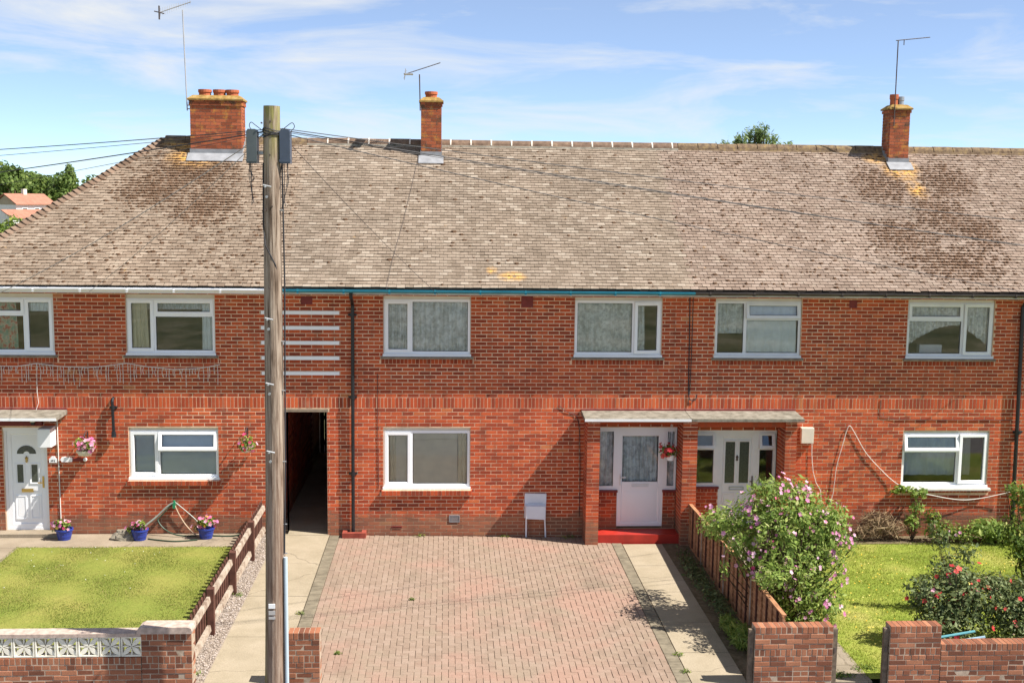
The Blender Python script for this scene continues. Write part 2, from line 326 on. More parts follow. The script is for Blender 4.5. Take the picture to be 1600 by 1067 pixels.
def concrete(name, c0, c1, c2, stain=0.3):
    n = N(name, 0.95, 0.15)
    c = n.ramp(n.noise(1.3, 6, 0.65), [(0.3, c0), (0.5, c1), (0.72, c2)])
    c = n.mix(1.0, c, n.ramp(n.noise(55, 3, 0.7), [(0.3, 0.80), (0.7, 1.15)]), 'MULTIPLY')
    c = n.mix(n.ramp(n.noise(4.5, 5, 0.7, n.map((1, 1, 1), (4, 4, 4))), [(0.58, 0.0), (0.75, stain)]), c, (0.22, 0.18, 0.12))
    v_ = n.new('ShaderNodeTexVoronoi'); v_.feature = 'DISTANCE_TO_EDGE'; v_.inputs['Scale'].default_value = .23
    wv_ = n.new('ShaderNodeVectorMath'); wv_.operation = 'ADD'; sc_ = n.new('ShaderNodeVectorMath'); sc_.operation = 'SCALE'; sc_.inputs['Scale'].default_value = .45
    nn_ = n.new('ShaderNodeTexNoise'); nn_.inputs['Scale'].default_value = 2.2; nn_.inputs['Detail'].default_value = 5; n.l(n.P(), nn_.inputs['Vector']); n.l(nn_.outputs['Color'], sc_.inputs[0]); n.l(n.P(), wv_.inputs[0]); n.l(sc_.outputs[0], wv_.inputs[1]); n.l(wv_.outputs[0], v_.inputs['Vector'])
    c = n.mix(n.ramp(v_.outputs['Distance'], [(0.0, .5), (0.0025, 0.0)]), c, (0.07, 0.055, 0.035))
    n.base(c); n.bump(n.noise(120, 3, 0.7), 0.4, 0.004); return n.m
M['conc'] = concrete('pale_path_concrete', (0.26, 0.215, 0.148), (0.315, 0.262, 0.185), (0.36, 0.30, 0.22))
M['conc2'] = concrete('brownish_apron_concrete', (0.215, 0.172, 0.122), (0.27, 0.22, 0.16), (0.32, 0.262, 0.195), 0.5)
M['conc3'] = concrete('stained_garden_path', (0.20, 0.165, 0.12), (0.26, 0.215, 0.16), (0.31, 0.26, 0.20), 0.6)
def slab(mb, x0, x1, y0, y1, bot=-.3, dz=0.0):
    a, b = zg(x0)+dz, zg(x1)+dz
    mb.hexa([(x0, y0, bot), (x1, y0, bot), (x1, y0, b), (x0, y0, a), (x0, y1, bot), (x1, y1, bot), (x1, y1, b), (x0, y1, a)])
def slabs(name, mat, x0, x1, ys, gap=0.012, dz=0.0):
    root = MB(); slab(root, x0+.004, x1-.004, ys[0], ys[-1], dz=dz-.02); r = root.build(name, M['underlay'], kind='structure')
    for a, b in zip(ys, ys[1:]):
        m = MB(); slab(m, x0, x1, a+gap/2, b-gap/2, dz=dz+random.uniform(-.002, .002)); m.build('slab', mat, r)
    return r
slabs('passage_path', M['conc'], -3.46, -2.415, [-7.36, -5.6, -3.72, -1.9, -0.05, 2.2, 4.5, 7.9, 14.0])
slabs('front_path', M['conc'], 3.615, 4.43, [-7.36, -6.2, -4.9, -3.4, -1.9, -0.5])
slabs('apron', M['conc2'], -9.9, -3.80, [-0.95, -0.02])
slabs('garden_path', M['conc2'], -9.9, -8.37, [-7.3, -5.2, -3.0, -0.95])
slabs('lawn_side_path', M['conc3'], 5.72, 6.30, [-7.36, -6.75, -6.1, -5.5, -4.9, -4.3, -3.7, -3.1, -2.5, -1.9, -1.2])
n = N('dry_soil', 1.0, 0.05); n.base(n.ramp(n.noise(9, 6, 0.7), [(0.3, (0.10, 0.078, 0.045)), (0.7, (0.22, 0.17, 0.11))])); n.bump(n.noise(30, 5, 0.7), 0.8, 0.03); M['soil'] = n.m
def sheet(name, mat, x0, x1, y0, y1, dz, nx=24, ny=24, amp=0.012, kind='structure'):
    xs = np.linspace(x0, x1, nx); ys = np.linspace(y0, y1, ny); V = []; F = []
    for yy in ys:
        for xx in xs: V.append((xx, yy, zg(xx)+dz+amp*math.sin(xx*3.1+yy*1.7)*math.sin(yy*2.3-xx)))
    for j in range(ny-1):
        for i in range(nx-1): F.append((j*nx+i, j*nx+i+1, (j+1)*nx+i+1, (j+1)*nx+i))
    return raw_obj(name, np.array(V), np.array(F), np.full(len(F), .5), mat, kind=kind)
sheet('soil_strip', M['soil'], 4.43, 5.72, -7.36, 0.0, -.02, amp=.02)
sheet('flower_bed', M['soil'], 6.3, 17.6, -.62, 0.0, .0, amp=.03)
def lawn_mat(name, a, b, c3, sc=0.8):
    n = N(name, 0.95, 0.1); f = n.noise(sc, 5, 0.6); g_ = n.noise(30, 4, .7)
    c = n.ramp(f, [(0.32, a), (0.5, b), (0.68, c3)]); c = n.mix(1.0, c, n.ramp(g_, [(.3, .75), (.7, 1.2)]), 'MULTIPLY'); n.base(c); return n.m
M['lawn_l'] = lawn_mat('mown_dry_lawn', (0.155, 0.19, 0.035), (0.195, 0.21, 0.045), (0.245, 0.23, 0.06))
M['lawn_r'] = lawn_mat('green_lawn', (0.15, 0.205, 0.03), (0.22, 0.26, 0.045), (0.31, 0.29, 0.08))
sheet('lawn', M['lawn_l'], -8.37, -3.80, -7.28, -0.95, .0)
sheet('lawn', M['lawn_r'], 6.30, 17.6, -7.28, -.62, -.0)
M['gravel'] = plain('pale_gravel', (0.30, 0.245, 0.20), 0.95, 0.1, var=0.5, sc=60)
gv = sheet('gravel_strip', M['gravel'], -3.80, -3.46, -7.36, -0.02, .0, nx=6, ny=60, amp=0.0)
gp = MB()
for i in range(2600):
    x = random.uniform(-3.78, -3.47); y = random.uniform(-7.3, -.05); r = random.uniform(.008, .02); z = zg(x)+r*.4
    a = random.random()*6.28; ca, sa = math.cos(a)*r, math.sin(a)*r
    b = len(gp.v); gp.v += [(x+ca, y+sa, z), (x-sa, y+ca, z), (x-ca, y-sa, z), (x+sa, y-ca, z), (x, y, z+r*.8)]
    t = random.random()
    for k in range(4): gp.f.append((b+k, b+(k+1) % 4, b+4)); gp.t.append(t)
n = N('gravel_stone', 0.9, 0.2); n.base(n.ramp(n.tint(), [(0, (0.16, 0.12, 0.095)), (.5, (0.30, 0.245, 0.20)), (1, (0.44, 0.38, 0.34))])); M['stone'] = n.m
gp.build('stones', M['stone'], gv, kind='stuff')

# block paving in 90 degree herringbone
def paver_mat(name, stops):
    n = N(name, 0.93, 0.15); c = n.ramp(n.tint(), stops)
    c = n.mix(n.ramp(n.noise(0.62, 5, 0.6, n.map((1, 1, 1), (2.0, 3.1, 0)), .4), [(0.47, 0.0), (0.64, 0.6)]), c, (0.325, 0.19, 0.145))
    c = n.mix(n.ramp(n.noise(1.1, 5, 0.65, n.map((1, 1, 1), (7, 1, 0))), [(0.50, 0.0), (0.68, 0.6)]), c, (0.25, 0.198, 0.142))
    c = n.mix(1.0, c, n.ramp(n.noise(70, 4, 0.7), [(0.3, 0.78), (0.7, 1.18)]), 'MULTIPLY')
    c = n.mix(n.ramp(n.noise(5.0, 6, 0.7, n.map((1, 1, 1), (1, 9, 0))), [(0.63, 0.0), (0.74, 0.5)]), c, (0.36, 0.285, 0.22))
    c = n.mix(n.ramp(n.noise(.9, 5, .65, n.map((1.6, .5, 1), (5, 5, 0))), [(.54, 0.), (.70, .38)]), c, (.14, .105, .078))
    c = n.mix(n.ramp(n.noise(3.1, 4, .6, n.map((1, 1, 1), (11, 3, 0))), [(.70, 0.), (.77, .5)]), c, (.08, .065, .055))
    n.base(c); n.bump(n.noise(140, 3), 0.4, 0.003); return n.m
M['paver'] = paver_mat('tan_red_block', [(0, (0.24, 0.173, 0.129)), (0.5, (0.262, 0.191, 0.144)), (1, (0.288, 0.212, 0.163))])
M['paver_grey'] = plain('grey_green_border_block', (0.195, 0.165, 0.118), 0.93, 0.15, var=0.3, sc=7)
M['joint_sand'] = plain('dark_joint_sand', (0.165, 0.118, 0.082), 1.0, 0.05, var=0.4)
DX0, DX1, DY0, DY1 = -2.405, 3.605, -7.36, -0.03
dr = MB(); slab(dr, DX0, DX1, DY0, DY1, dz=-.010); drive = dr.build('driveway', M['joint_sand'], kind='structure')
U = 0.1015; blocks = []
ix0, ix1, iy0, iy1 = 0, int((DX1-DX0-.42)/U), 0, int((DY1-DY0)/U)
HX0 = DX0+.21
def cellbrick(i, j):
    k = (i - j) % 4
    if k == 0: return (i, j, 2, 1)
    if k == 1: return (i-1, j, 2, 1)
    if k == 2: return (i, j, 1, 2) if True else None
    return (i, j-1, 1, 2)
seen = set()
for i in range(-1, ix1+1):
    for j in range(-1, iy1+1):
        bi, bj, wx, wy = cellbrick(i, j)
        if (bi, bj, wx) in seen: continue
        seen.add((bi, bj, wx))
        x0, x1 = max(HX0+bi*U, HX0), min(HX0+(bi+wx)*U, DX1-.21); y0, y1 = max(DY0+bj*U, DY0), min(DY0+(bj+wy)*U, DY1)
        if x1-x0 > .03 and y1-y0 > .03: blocks.append((x0, x1, y0, y1))
def paver(mb, x0, x1, y0, y1, t, g=.0030):
    x0 += g; x1 -= g; y0 += g; y1 -= g; dz = random.uniform(-.003, .003); ch = .005
    za, zb = zg(x0)+dz, zg(x1)+dz; b = len(mb.v)
    mb.v += [(x0, y0, za-.03), (x1, y0, zb-.03), (x1, y1, zb-.03), (x0, y1, za-.03),
             (x0, y0, za-ch), (x1, y0, zb-ch), (x1, y1, zb-ch), (x0, y1, za-ch),
             (x0+ch, y0+ch, za), (x1-ch, y0+ch, zb), (x1-ch, y1-ch, zb), (x0+ch, y1-ch, za)]
    mb.f += [(b+8, b+9, b+10, b+11)]; mb.t.append(t)
    for k in range(4):
        k2 = (k+1) % 4
        mb.f += [(b+4+k, b+4+k2, b+8+k2, b+8+k), (b+k, b+k2, b+4+k2, b+4+k)]; mb.t += [t, t]
full = [b for b in blocks if abs((b[1]-b[0])*(b[3]-b[2]) - 2*U*U) < 1e-4]
full.sort(key=lambda b: (b[2]+b[3])/2 + abs((b[0]+b[1])/2-.6)*.2); full = [b for b in full if b[2] > -7.30][:300]; fs = set(full)
PV = {}
for o_i in (0, 1):
    for k in range(8):
        m = MB(); wx, wy = (2*U, U) if o_i == 0 else (U, 2*U)
        # local block, follows the cross fall of the drive
        sl_ = (zg(1.0)-zg(0.0)); st = random.getstate(); mbx = MB(); paver(mbx, -wx/2, wx/2, -wy/2, wy/2, (k+.5)/8)
        z0 = zg(0); mbx.v = [(x, y, z - zg(x) + sl_*x) for x, y, z in mbx.v]; PV[(o_i, k)] = mbx.mesh('paver', M['paver'])
rest = MB()
for b in blocks:
    if b in fs:
        k = (0 if (b[1]-b[0]) > (b[3]-b[2]) else 1, random.randrange(8)); cx, cy = (b[0]+b[1])/2, (b[2]+b[3])/2
        o = bpy.data.objects.new('paver', PV[k]); o.location = (cx, cy, zg(cx)); link(o, drive)
    else: paver(rest, *b, random.random())
rest.build('block_paving', M['paver'], drive, kind='stuff')
for side in (0, 1):
    for j in range(int((DY1-DY0)/U)):
        m = MB(); x0 = DX0 if side == 0 else DX1-.21
        paver(m, x0, x0+.208, DY0+j*U, DY0+(j+1)*U, random.random()); m.build('border_block', M['paver_grey'], drive)

# ------------------------------------------------------------------ house walls
BPX, CZ = 0.2286, 0.0768
SOL0, SOL1 = 2.681, 2.905
def courses():
    out = []; z = SOL0
    while z > -0.2: out.append((z-CZ, z, 's')); z -= CZ
    out.append((SOL0, SOL1, 'sol')); z = SOL1
    while z < 5.08: out.append((z, z+CZ, 's')); z += CZ
    return sorted(out)
def brick_list(x0, x1, holes, zmin, zmax, phase=0.0):
    out = []
    for ci, (za, zb, kind) in enumerate(courses()):
        if zb <= zmin or za >= zmax: continue
        za_, zb_ = max(za, zmin), min(zb, zmax)
        if zb_-za_ < .02: continue
        pitch = BPX if kind == 's' else CZ*.985
        off = phase + ((BPX/2) if (ci % 2 and kind == 's') else 0)
        k = math.floor((x0-off)/pitch)-1
        while k*pitch+off < x1+pitch:
            j = random.uniform(-.004, .004)
            segs = [(k*pitch+off, (k+1)*pitch+off)]
            for hx0, hx1, hz0, hz1 in holes:
                if zb_-.012 <= hz0 or za_+.012 >= hz1: continue
                ns = []
                for a, b in segs:
                    if b <= hx0 or a >= hx1: ns.append((a, b)); continue
                    if a < hx0: ns.append((a, hx0))
                    if b > hx1: ns.append((hx1, b))
                segs = ns
            for a, b in segs:
                if not (x0 <= (a+b)/2 < x1): continue
                if b-a > .035: out.append((a, b, za_, zb_, kind, abs((b-a)-pitch) < 1e-4 and kind == 's' and abs(zb_-za_-CZ) < 1e-4))
            k += 1
    return out
JX, JZ = .0070, .0079
def unit_bricks(mat, wx, dy, hz, n=10, name='brick'):
    """bricks with slightly rounded arrises, front at y=0"""
    res = []
    for k in range(n):
        c = .004; x, z = wx/2, hz/2; m = MB(); b = 0
        m.v = [(-x+c, 0, -z+c), (x-c, 0, -z+c), (x-c, 0, z-c), (-x+c, 0, z-c), (-x, c, -z), (x, c, -z), (x, c, z), (-x, c, z), (-x, dy, -z), (x, dy, -z), (x, dy, z), (-x, dy, z)]
        m.f = [(0, 1, 2, 3)]
        for i in range(4):
            j = (i+1) % 4; m.f += [(4+i, 4+j, j, i), (8+i, 8+j, 4+j, 4+i)]
        m.f.append((11, 10, 9, 8)); m.t = [.06+(k+.5)/n*.86]*len(m.f)
        res.append(m.mesh(name, mat))
    return res
UB = unit_bricks(M['brick'], BPX-2*JX, .05, CZ-2*JZ)
def rnd_tint():
    r = random.random()
    return .06+r*.84 if random.random() < .985 else .9+.08*random.random()
def bricks_to(parent_wall, lst, max_single, skip=None):
    """whole bricks nearest to the viewer become single objects, the rest one mesh"""
    whole = [b for b in lst if b[5] and (skip is None or not skip(b))]
    whole.sort(key=lambda b: (Vector(((b[0]+b[1])/2, 0, (b[2]+b[3])/2)) - CAM).length)
    single = set(id(b) for b in whole[:max_single]); mb = MB()
    for b in lst:
        x0, x1, z0, z1 = b[0]+JX, b[1]-JX, b[2]+JZ, b[3]-JZ; y = random.uniform(-.0012, .0012)
        if id(b) in single:
            o = bpy.data.objects.new('brick', random.choice(UB)); o.location = ((x0+x1)/2, y, (z0+z1)/2)
            o.rotation_euler = (0, random.uniform(-.004, .004), 0); link(o, parent_wall)
        else:
            j = [random.uniform(-.0014, .0014) for _ in range(4)]
            mb.hexa([(x0, y, z0+j[0]), (x1, y, z0+j[1]), (x1, y, z1+j[2]), (x0, y, z1+j[3]), (x0, y+.05, z0), (x1, y+.05, z0), (x1, y+.05, z1), (x0, y+.05, z1)], rnd_tint(), back=False)
    mb.build('brickwork', M['brick'], parent_wall, kind='stuff')
def wall_core(x0, x1, z0, z1, holes, y=.0035, th=.26):
    xs = sorted(set([x0, x1]+[h for q in holes for h in q[:2] if x0 < h < x1])); zs = sorted(set([z0, z1]+[h for q in holes for h in q[2:] if z0 < h < z1])); m = MB()
    inh = lambda x, z: any(h[0] < x < h[1] and h[2] < z < h[3] for h in holes)
    for a, b in zip(xs, xs[1:]):
        for c, d in zip(zs, zs[1:]):
            if inh((a+b)/2, (c+d)/2): continue
            m.poly([(a, y, c), (b, y, c), (b, y, d), (a, y, d)]); m.poly([(a, y+th, c), (a, y+th, d), (b, y+th, d), (b, y+th, c)])
    for h in holes:
        a, b, c, d = h
        m.poly([(a, y, c), (a, y, d), (a, y+th, d), (a, y+th, c)]); m.poly([(b, y, d), (b, y, c), (b, y+th, c), (b, y+th, d)])
        m.poly([(a, y, d), (b, y, d), (b, y+th, d), (a, y+th, d)]); m.poly([(b, y, c), (a, y, c), (a, y+th, c), (b, y+th, c)])
    m.poly([(x0, y, z1), (x1, y, z1), (x1, y+th, z1), (x0, y+th, z1)])
    return m

# windows -----------------------------------------------------------
def ring(mb, x0, x1, z0, z1, y0, y1, w, t=.5):
    mb.box(x0, x1, y0, y1, z0, z0+w); mb.box(x0, x1, y0, y1, z1-w, z1)
    mb.box(x0, x0+w, y0, y1, z0+w, z1-w); mb.box(x1-w, x1, y0, y1, z0+w, z1-w)
def bevring(mb, x0, x1, z0, z1, y0, y1, w, ch=.012):      # sash bars with chamfered inner edge
    O = [(x0, z0), (x1, z0), (x1, z1), (x0, z1)]; I1 = [(x0+w-ch, z0+w-ch), (x1-w+ch, z0+w-ch), (x1-w+ch, z1-w+ch), (x0+w-ch, z1-w+ch)]
    I2 = [(x0+w, z0+w), (x1-w, z0+w), (x1-w, z1-w), (x0+w, z1-w)]; b = len(mb.v)
    for pts, y in ((O, y1), (O, y0), (I1, y0), (I2, y0+ch), (I2, y1)): mb.v += [(x, y, z) for x, z in pts]
    for lv in range(4):
        for k in range(4):
            k2 = (k+1) % 4; mb.f.append((b+lv*4+k, b+lv*4+k2, b+lv*4+4+k2, b+lv*4+4+k)); mb.t.append(.5)
def hinge(o, kind, x0, x1, z0, z1, y, ang):
    """swing a child built in house coordinates about one of its edges"""
    if kind == 'top': piv = Vector((x0, y, z1)); R = Matrix.Rotation(-ang, 4, 'X')
    elif kind == 'right': piv = Vector((x1, y, z0)); R = Matrix.Rotation(ang, 4, 'Z')
    else: piv = Vector((x0, y, z0)); R = Matrix.Rotation(-ang, 4, 'Z')
    o.matrix_local = Matrix.Translation(piv) @ R @ Matrix.Translation(-piv)
def window(house, x0, x1, z0, z1, split, sashes, mat='upvc', sill='stone', y=.035, topboard=0.0, cill=.05):
    """split: mullion x; sashes: list of (x0,x1,z0,z1,type,open) with type fixed/casement"""
    fz1 = z1-topboard; fw_ = .052; m = MB(); ring(m, x0+.004, x1-.004, z0+cill, fz1, y, y+.07, fw_)
    m.box(split-.032, split+.032, y+.001, y+.068, z0+cill+fw_, fz1-fw_)
    for s in sashes:
        if s[4].startswith('trans'): m.box(s[0], s[1], y+.002, y+.066, s[2], s[3])
    w_ = m.build('window', M[mat], house)
    if topboard: MB().box(x0+.004, x1-.004, y+.012, y+.07, fz1, z1).build('head_board', M['cream'], w_)
    MB().box(x0-.015, x1+.015, y-.055, y+.07, z0, z0+cill).build('cill', M[mat], w_)
    for (a, b, c, d, ty, op) in sashes:
        if ty.startswith('trans'): continue
        if ty == 'fixed':
            MB().box(a, b, y+.034, y+.042, c, d).build('pane', M['glass'], w_)
            gk = MB(); ring(gk, a, b, c, d, y+.026, y+.0335, .009); gk.build('gasket_shadow', M['black'], w_)  # black ring is the seal and stands in for the pane's outline shadow
        else:
            sm = MB(); bevring(sm, a-.022, b+.022, c-.022, d+.022, y-.018, y+.05, .066); so_ = sm.build('sash', M[mat], w_)
            po = MB().box(a+.04, b-.04, y+.012, y+.020, c+.04, d-.04).build('pane', M['glass'], w_)
            gk = MB(); ring(gk, a+.043, b-.043, c+.043, d-.043, y+.004, y+.0115, .008); gk = gk.build('gasket_shadow', M['black'], w_)
            if op:
                k = ty.split('_')[1]
                for q in (so_, po, gk): hinge(q, k, a, b, c, d, y, op)
                if k != 'top': pass
    return w_
def brick_sill(house, x0, x1, ztop, h, proj, name='brick_sill', paint=None):
    r = MB().box(x0-.02, x1+.02, -proj+.006, .02, ztop-h+.004, ztop-.004).build(name, M['mortar'], house)
    nb = round((x1-x0+.08)/.0768); p_ = (x1-x0+.08)/nb
    for k in range(nb):
        a = x0-.04+k*p_; mb = MB(); y = -proj+random.uniform(-.002, .002)
        mb.hexa([(a+.005, y, ztop-h), (a+p_-.005, y, ztop-h), (a+p_-.005, y, ztop-.012), (a+.005, y, ztop-.012), (a+.005, .03, ztop-h), (a+p_-.005, .03, ztop-h), (a+p_-.005, .03, ztop+.004), (a+.005, .03, ztop+.004)], random.random()*.7)
        mb.build('brick', M['brick'], r)
    return r
def stone_sill(house, x0, x1, ztop, h=.055, proj=.07, mat='sill'):
    return MB().hexa([(x0-.06, -proj, ztop-h), (x1+.06, -proj, ztop-h), (x1+.06, -proj, ztop-.012), (x0-.06, -proj, ztop-.012), (x0-.06, .03, ztop-h), (x1+.06, .03, ztop-h), (x1+.06, .03, ztop), (x0-.06, .03, ztop)]).build('window_sill', M[mat], house)
def curtain(x0, x1, z0, z1, mat, label, y=.108, folds=9, amp=.022, name='net_curtain', cat='curtain', arch=None, seed=0):
    r = np.random.default_rng(seed+int(abs(x0)*100)); nx, nzn = max(10, folds*8), 9; V = []; F = []
    ph = r.uniform(0, 6.28, 3)
    for j in range(nzn):
        v = j/(nzn-1)
        for i in range(nx):
            u = i/(nx-1); x = x0+(x1-x0)*u
            d = math.sin(u*folds*6.283+ph[0]+.5*math.sin(u*9+ph[1])) + .4*math.sin(u*folds*13.7+ph[2]+v*1.2)
            zb = z0 if arch is None else arch(u)
            V.append((x+.012*math.sin(v*3+u*20), y+amp*d*(1-.35*v), zb+(z1-zb)*v))
    for j in range(nzn-1):
        for i in range(nx-1): F.append((j*nx+i, j*nx+i+1, (j+1)*nx+i+1, (j+1)*nx+i))
    o = raw_obj(name, np.array(V), np.array(F), np.full(len(F), .5), M[mat], label=label, cat=cat, group='curtains in the terrace windows')
    o.data.polygons.foreach_set('use_smooth', [True]*len(o.data.polygons)); return o
def blind(x0, x1, z0, z1, mat, label, y=.108, pitch=.036):
    r = empty('venetian_blind', ((x0+x1)/2, y, z1)); tag(r, label, 'blind')
    MB().box(-(x1-x0)/2, (x1-x0)/2, -.02, .03, -.04, 0).build('head_rail', M[mat], r)
    k = 0; z = -.05
    me = MB().hexa([(-(x1-x0)/2, -.013, -.016), ((x1-x0)/2, -.013, -.016), ((x1-x0)/2, -.012, -.0145), (-(x1-x0)/2, -.012, -.0145), (-(x1-x0)/2, .011, .016), ((x1-x0)/2, .011, .016), ((x1-x0)/2, .012, .0175), (-(x1-x0)/2, .012, .0175)]).mesh('slat', M[mat])
    while z1+z > z0:
        o = bpy.data.objects.new('slat', me); o.location = (0, 0, z); link(o, r); z -= pitch
    return r

# house shells -------------------------------------------------------
TAN = .673; EY, EZ = -.42, 5.168; RY = 4.10; RZ = EZ+(RY-EY)*TAN
RL = math.hypot(RY-EY, RZ-EZ); CU, SU = (RY-EY)/RL, (RZ-EZ)/RL
def rp(x, v, nn=0.0):      # roof point: x, distance up the slope, height off the slope
    return (x, EY+v*CU-nn*SU, EZ+v*SU+nn*CU)
HIPR = 3.6; HIPX = -6.55
def hip_x(v): return HIPX - HIPR*(1-v/RL)

def tile_list(x0, x1, hip=False, gap=.004):
    out = []; PX = .1685; GA = .1; nC = int(RL/GA)
    for k in range(nC+1):
        v = k*RL/(nC+.35); off = (k % 2)*PX/2
        a = x0 if not hip else max(hip_x(v)+.02, -1e9)
        i0 = math.floor((a-off)/PX)-1; x = i0*PX+off
        while x < x1+PX:
            xa, xb = (max(x, a) if hip else x), x+PX
            if xb-xa > .03 and (hip or (xa+xb)/2 >= x0) and (xa+xb)/2 < x1: out.append((xa, xb, v, abs(xb-xa-PX) < 1e-5))
            x += PX
    return out
def tile_hexa(xa, xb, v, g, jn, jv, jr, top=.16):
    top = min(top, RL+.01-v)
    lo, hi = .034+jn, .012+jn; xa += g; xb -= g
    return [rp(xa, v+jv-jr, lo-.016), rp(xb, v+jv+jr, lo-.016), rp(xb, v+jv+jr, lo), rp(xa, v+jv-jr, lo), rp(xa, v+top, hi-.016), rp(xb, v+top, hi-.016), rp(xb, v+top, hi), rp(xa, v+top, hi)]
BOXF4 = (0, 3, 4, 5)
def tiles_to(roof, lst, mat, gap, rough, nsingle=300):
    whole = [t for t in lst if t[3] and t[2] > .05 and -8.3 < t[0] < 11.8]; whole.sort(key=lambda t: (Vector(rp((t[0]+t[1])/2, t[2])) - CAM).length)
    single = set(id(t) for t in whole[:nsingle]); mb = MB(); var = []
    for k in range(10):
        m = MB(); P0 = Vector(rp(0, 0)); hx = [tuple(Vector(p)-P0) for p in tile_hexa(-.1685/2, .1685/2, 0, gap, random.uniform(-.002, .004)*rough, random.uniform(-.006, .004)*rough, random.uniform(-.004, .004)*rough)]
        b = 0; m.v = hx; m.f = [BOXF[q] for q in (0, 2, 3, 4, 5)]; m.t = [(k+.5)/10]*5; var.append(m.mesh('tile', mat))
    for t in lst:
        if id(t) in single:
            o = bpy.data.objects.new('tile', random.choice(var)); o.location = rp((t[0]+t[1])/2, t[2]); link(o, roof)
        else:
            b = len(mb.v); mb.v += tile_hexa(t[0], t[1], t[2], gap+random.uniform(0, .002)*rough, random.uniform(-.003, .006)*rough, (random.uniform(-.008, .006) if random.random() < .975 else random.uniform(-.03, -.012))*rough, (random.uniform(-.004, .004) if random.random() < .98 else random.uniform(-.012, .012))*rough)
            tt = random.random()
            for q in (0, 2, 3, 4, 5): mb.f.append(tuple(b+k for k in BOXF[q])); mb.t.append(tt)
    mb.build('roof_tiles', mat, roof, kind='stuff')
def moss_to(roof, x0, x1, n, blobs, hip=False, seed=3):
    r = np.random.default_rng(seed); mb = MB(); cnt = 0; tries = 0; nC = int(RL/.1)
    while cnt < n and tries < n*40:
        tries += 1; x = r.uniform(x0, x1); k = r.integers(1, nC); v = k*RL/(nC+.35)+r.normal(0, .004)
        if hip and x < hip_x(v)+.05: continue
        p = rp(x, v); d = 0.035
        for c, rr in blobs:
            q = math.sqrt(sum(((p[i]-c[i])/rr[i])**2 for i in range(3)))
            d = max(d, 1.05-q*.95)
        if r.random() > d: continue
        s = r.uniform(.016, .042); sx = s*r.uniform(1, 2.2); h = s*r.uniform(.5, .9); n0 = .034; v0 = v-.004
        b = len(mb.v)
        mb.v += [rp(x-sx, v0, n0-.012), rp(x, v0-s*.9, n0-.016), rp(x+sx, v0, n0-.012), rp(x+sx*.6, v0+s, n0-.004), rp(x-sx*.6, v0+s, n0-.004), rp(x-sx*.3, v0-s*.1, n0+h*.7), rp(x+sx*.3, v0+s*.1, n0+h*.6)]
        for f in ((0, 1, 5), (1, 6, 5), (1, 2, 6), (2, 3, 6), (3, 4, 5, 6), (4, 0, 5)): mb.f.append(tuple(b+i for i in f)); mb.t.append(.5)
        cnt += 1
    mb.build('moss', M['moss'], roof, kind='stuff')
def ridge_run(roof, x0, x1, mat, length=.475, white=True):
    k = 0; x = x0
    while x < x1-.05:
        a, b = x+.008, min(x+length, x1)-.008; m = MB(); prof = [(-.135, -.085), (-.115, -.03), (-.06, .03), (0, .048), (.06, .03), (.115, -.03), (.135, -.085)]
        q = len(m.v); dz = random.uniform(-.006, .006)
        for xx in (a, b):
            for (dy, dzz) in prof: m.v.append((xx, RY+dy, RZ+.055+dzz+dz))
        nP = len(prof)
        for i in range(nP-1): m.f.append((q+i, q+nP+i, q+nP+i+1, q+i+1)); m.t.append(.5)
        m.f.append(tuple(range(q, q+nP))); m.f.append(tuple(range(q+2*nP-1, q+nP-1, -1))); m.t += [.5, .5]
        m.build('ridge_tile', mat, roof, smooth=False)
        if white and x > x0+.01:
            m = MB(); q = 0
            for xx in (x-.017, x+.017):
                for (dy, dzz) in prof: m.v.append((xx, RY+dy*1.07, RZ+.061+dzz*1.02))
            for i in range(nP-1): m.f.append((q+i, q+nP+i, q+nP+i+1, q+i+1)); m.t.append(.5)
            m.f.append(tuple(range(nP))); m.f.append(tuple(range(2*nP-1, nP-1, -1))); m.t += [.5, .5]
            m.build('pointing', M['white_mortar'], roof)
        x += length
    # bedding mortar under the ridge on the front slope
    MB().hexa([(x0, RY-.175, RZ-.105), (x1, RY-.175, RZ-.105), (x1, RY-.155, RZ-.045), (x0, RY-.155, RZ-.045), (x0, RY-.05, RZ-.04), (x1, RY-.05, RZ-.04), (x1, RY-.05, RZ+.01), (x0, RY-.05, RZ+.01)]).build('ridge_bedding', M['ridge_mossy'] if not white else M['canopy'], roof)
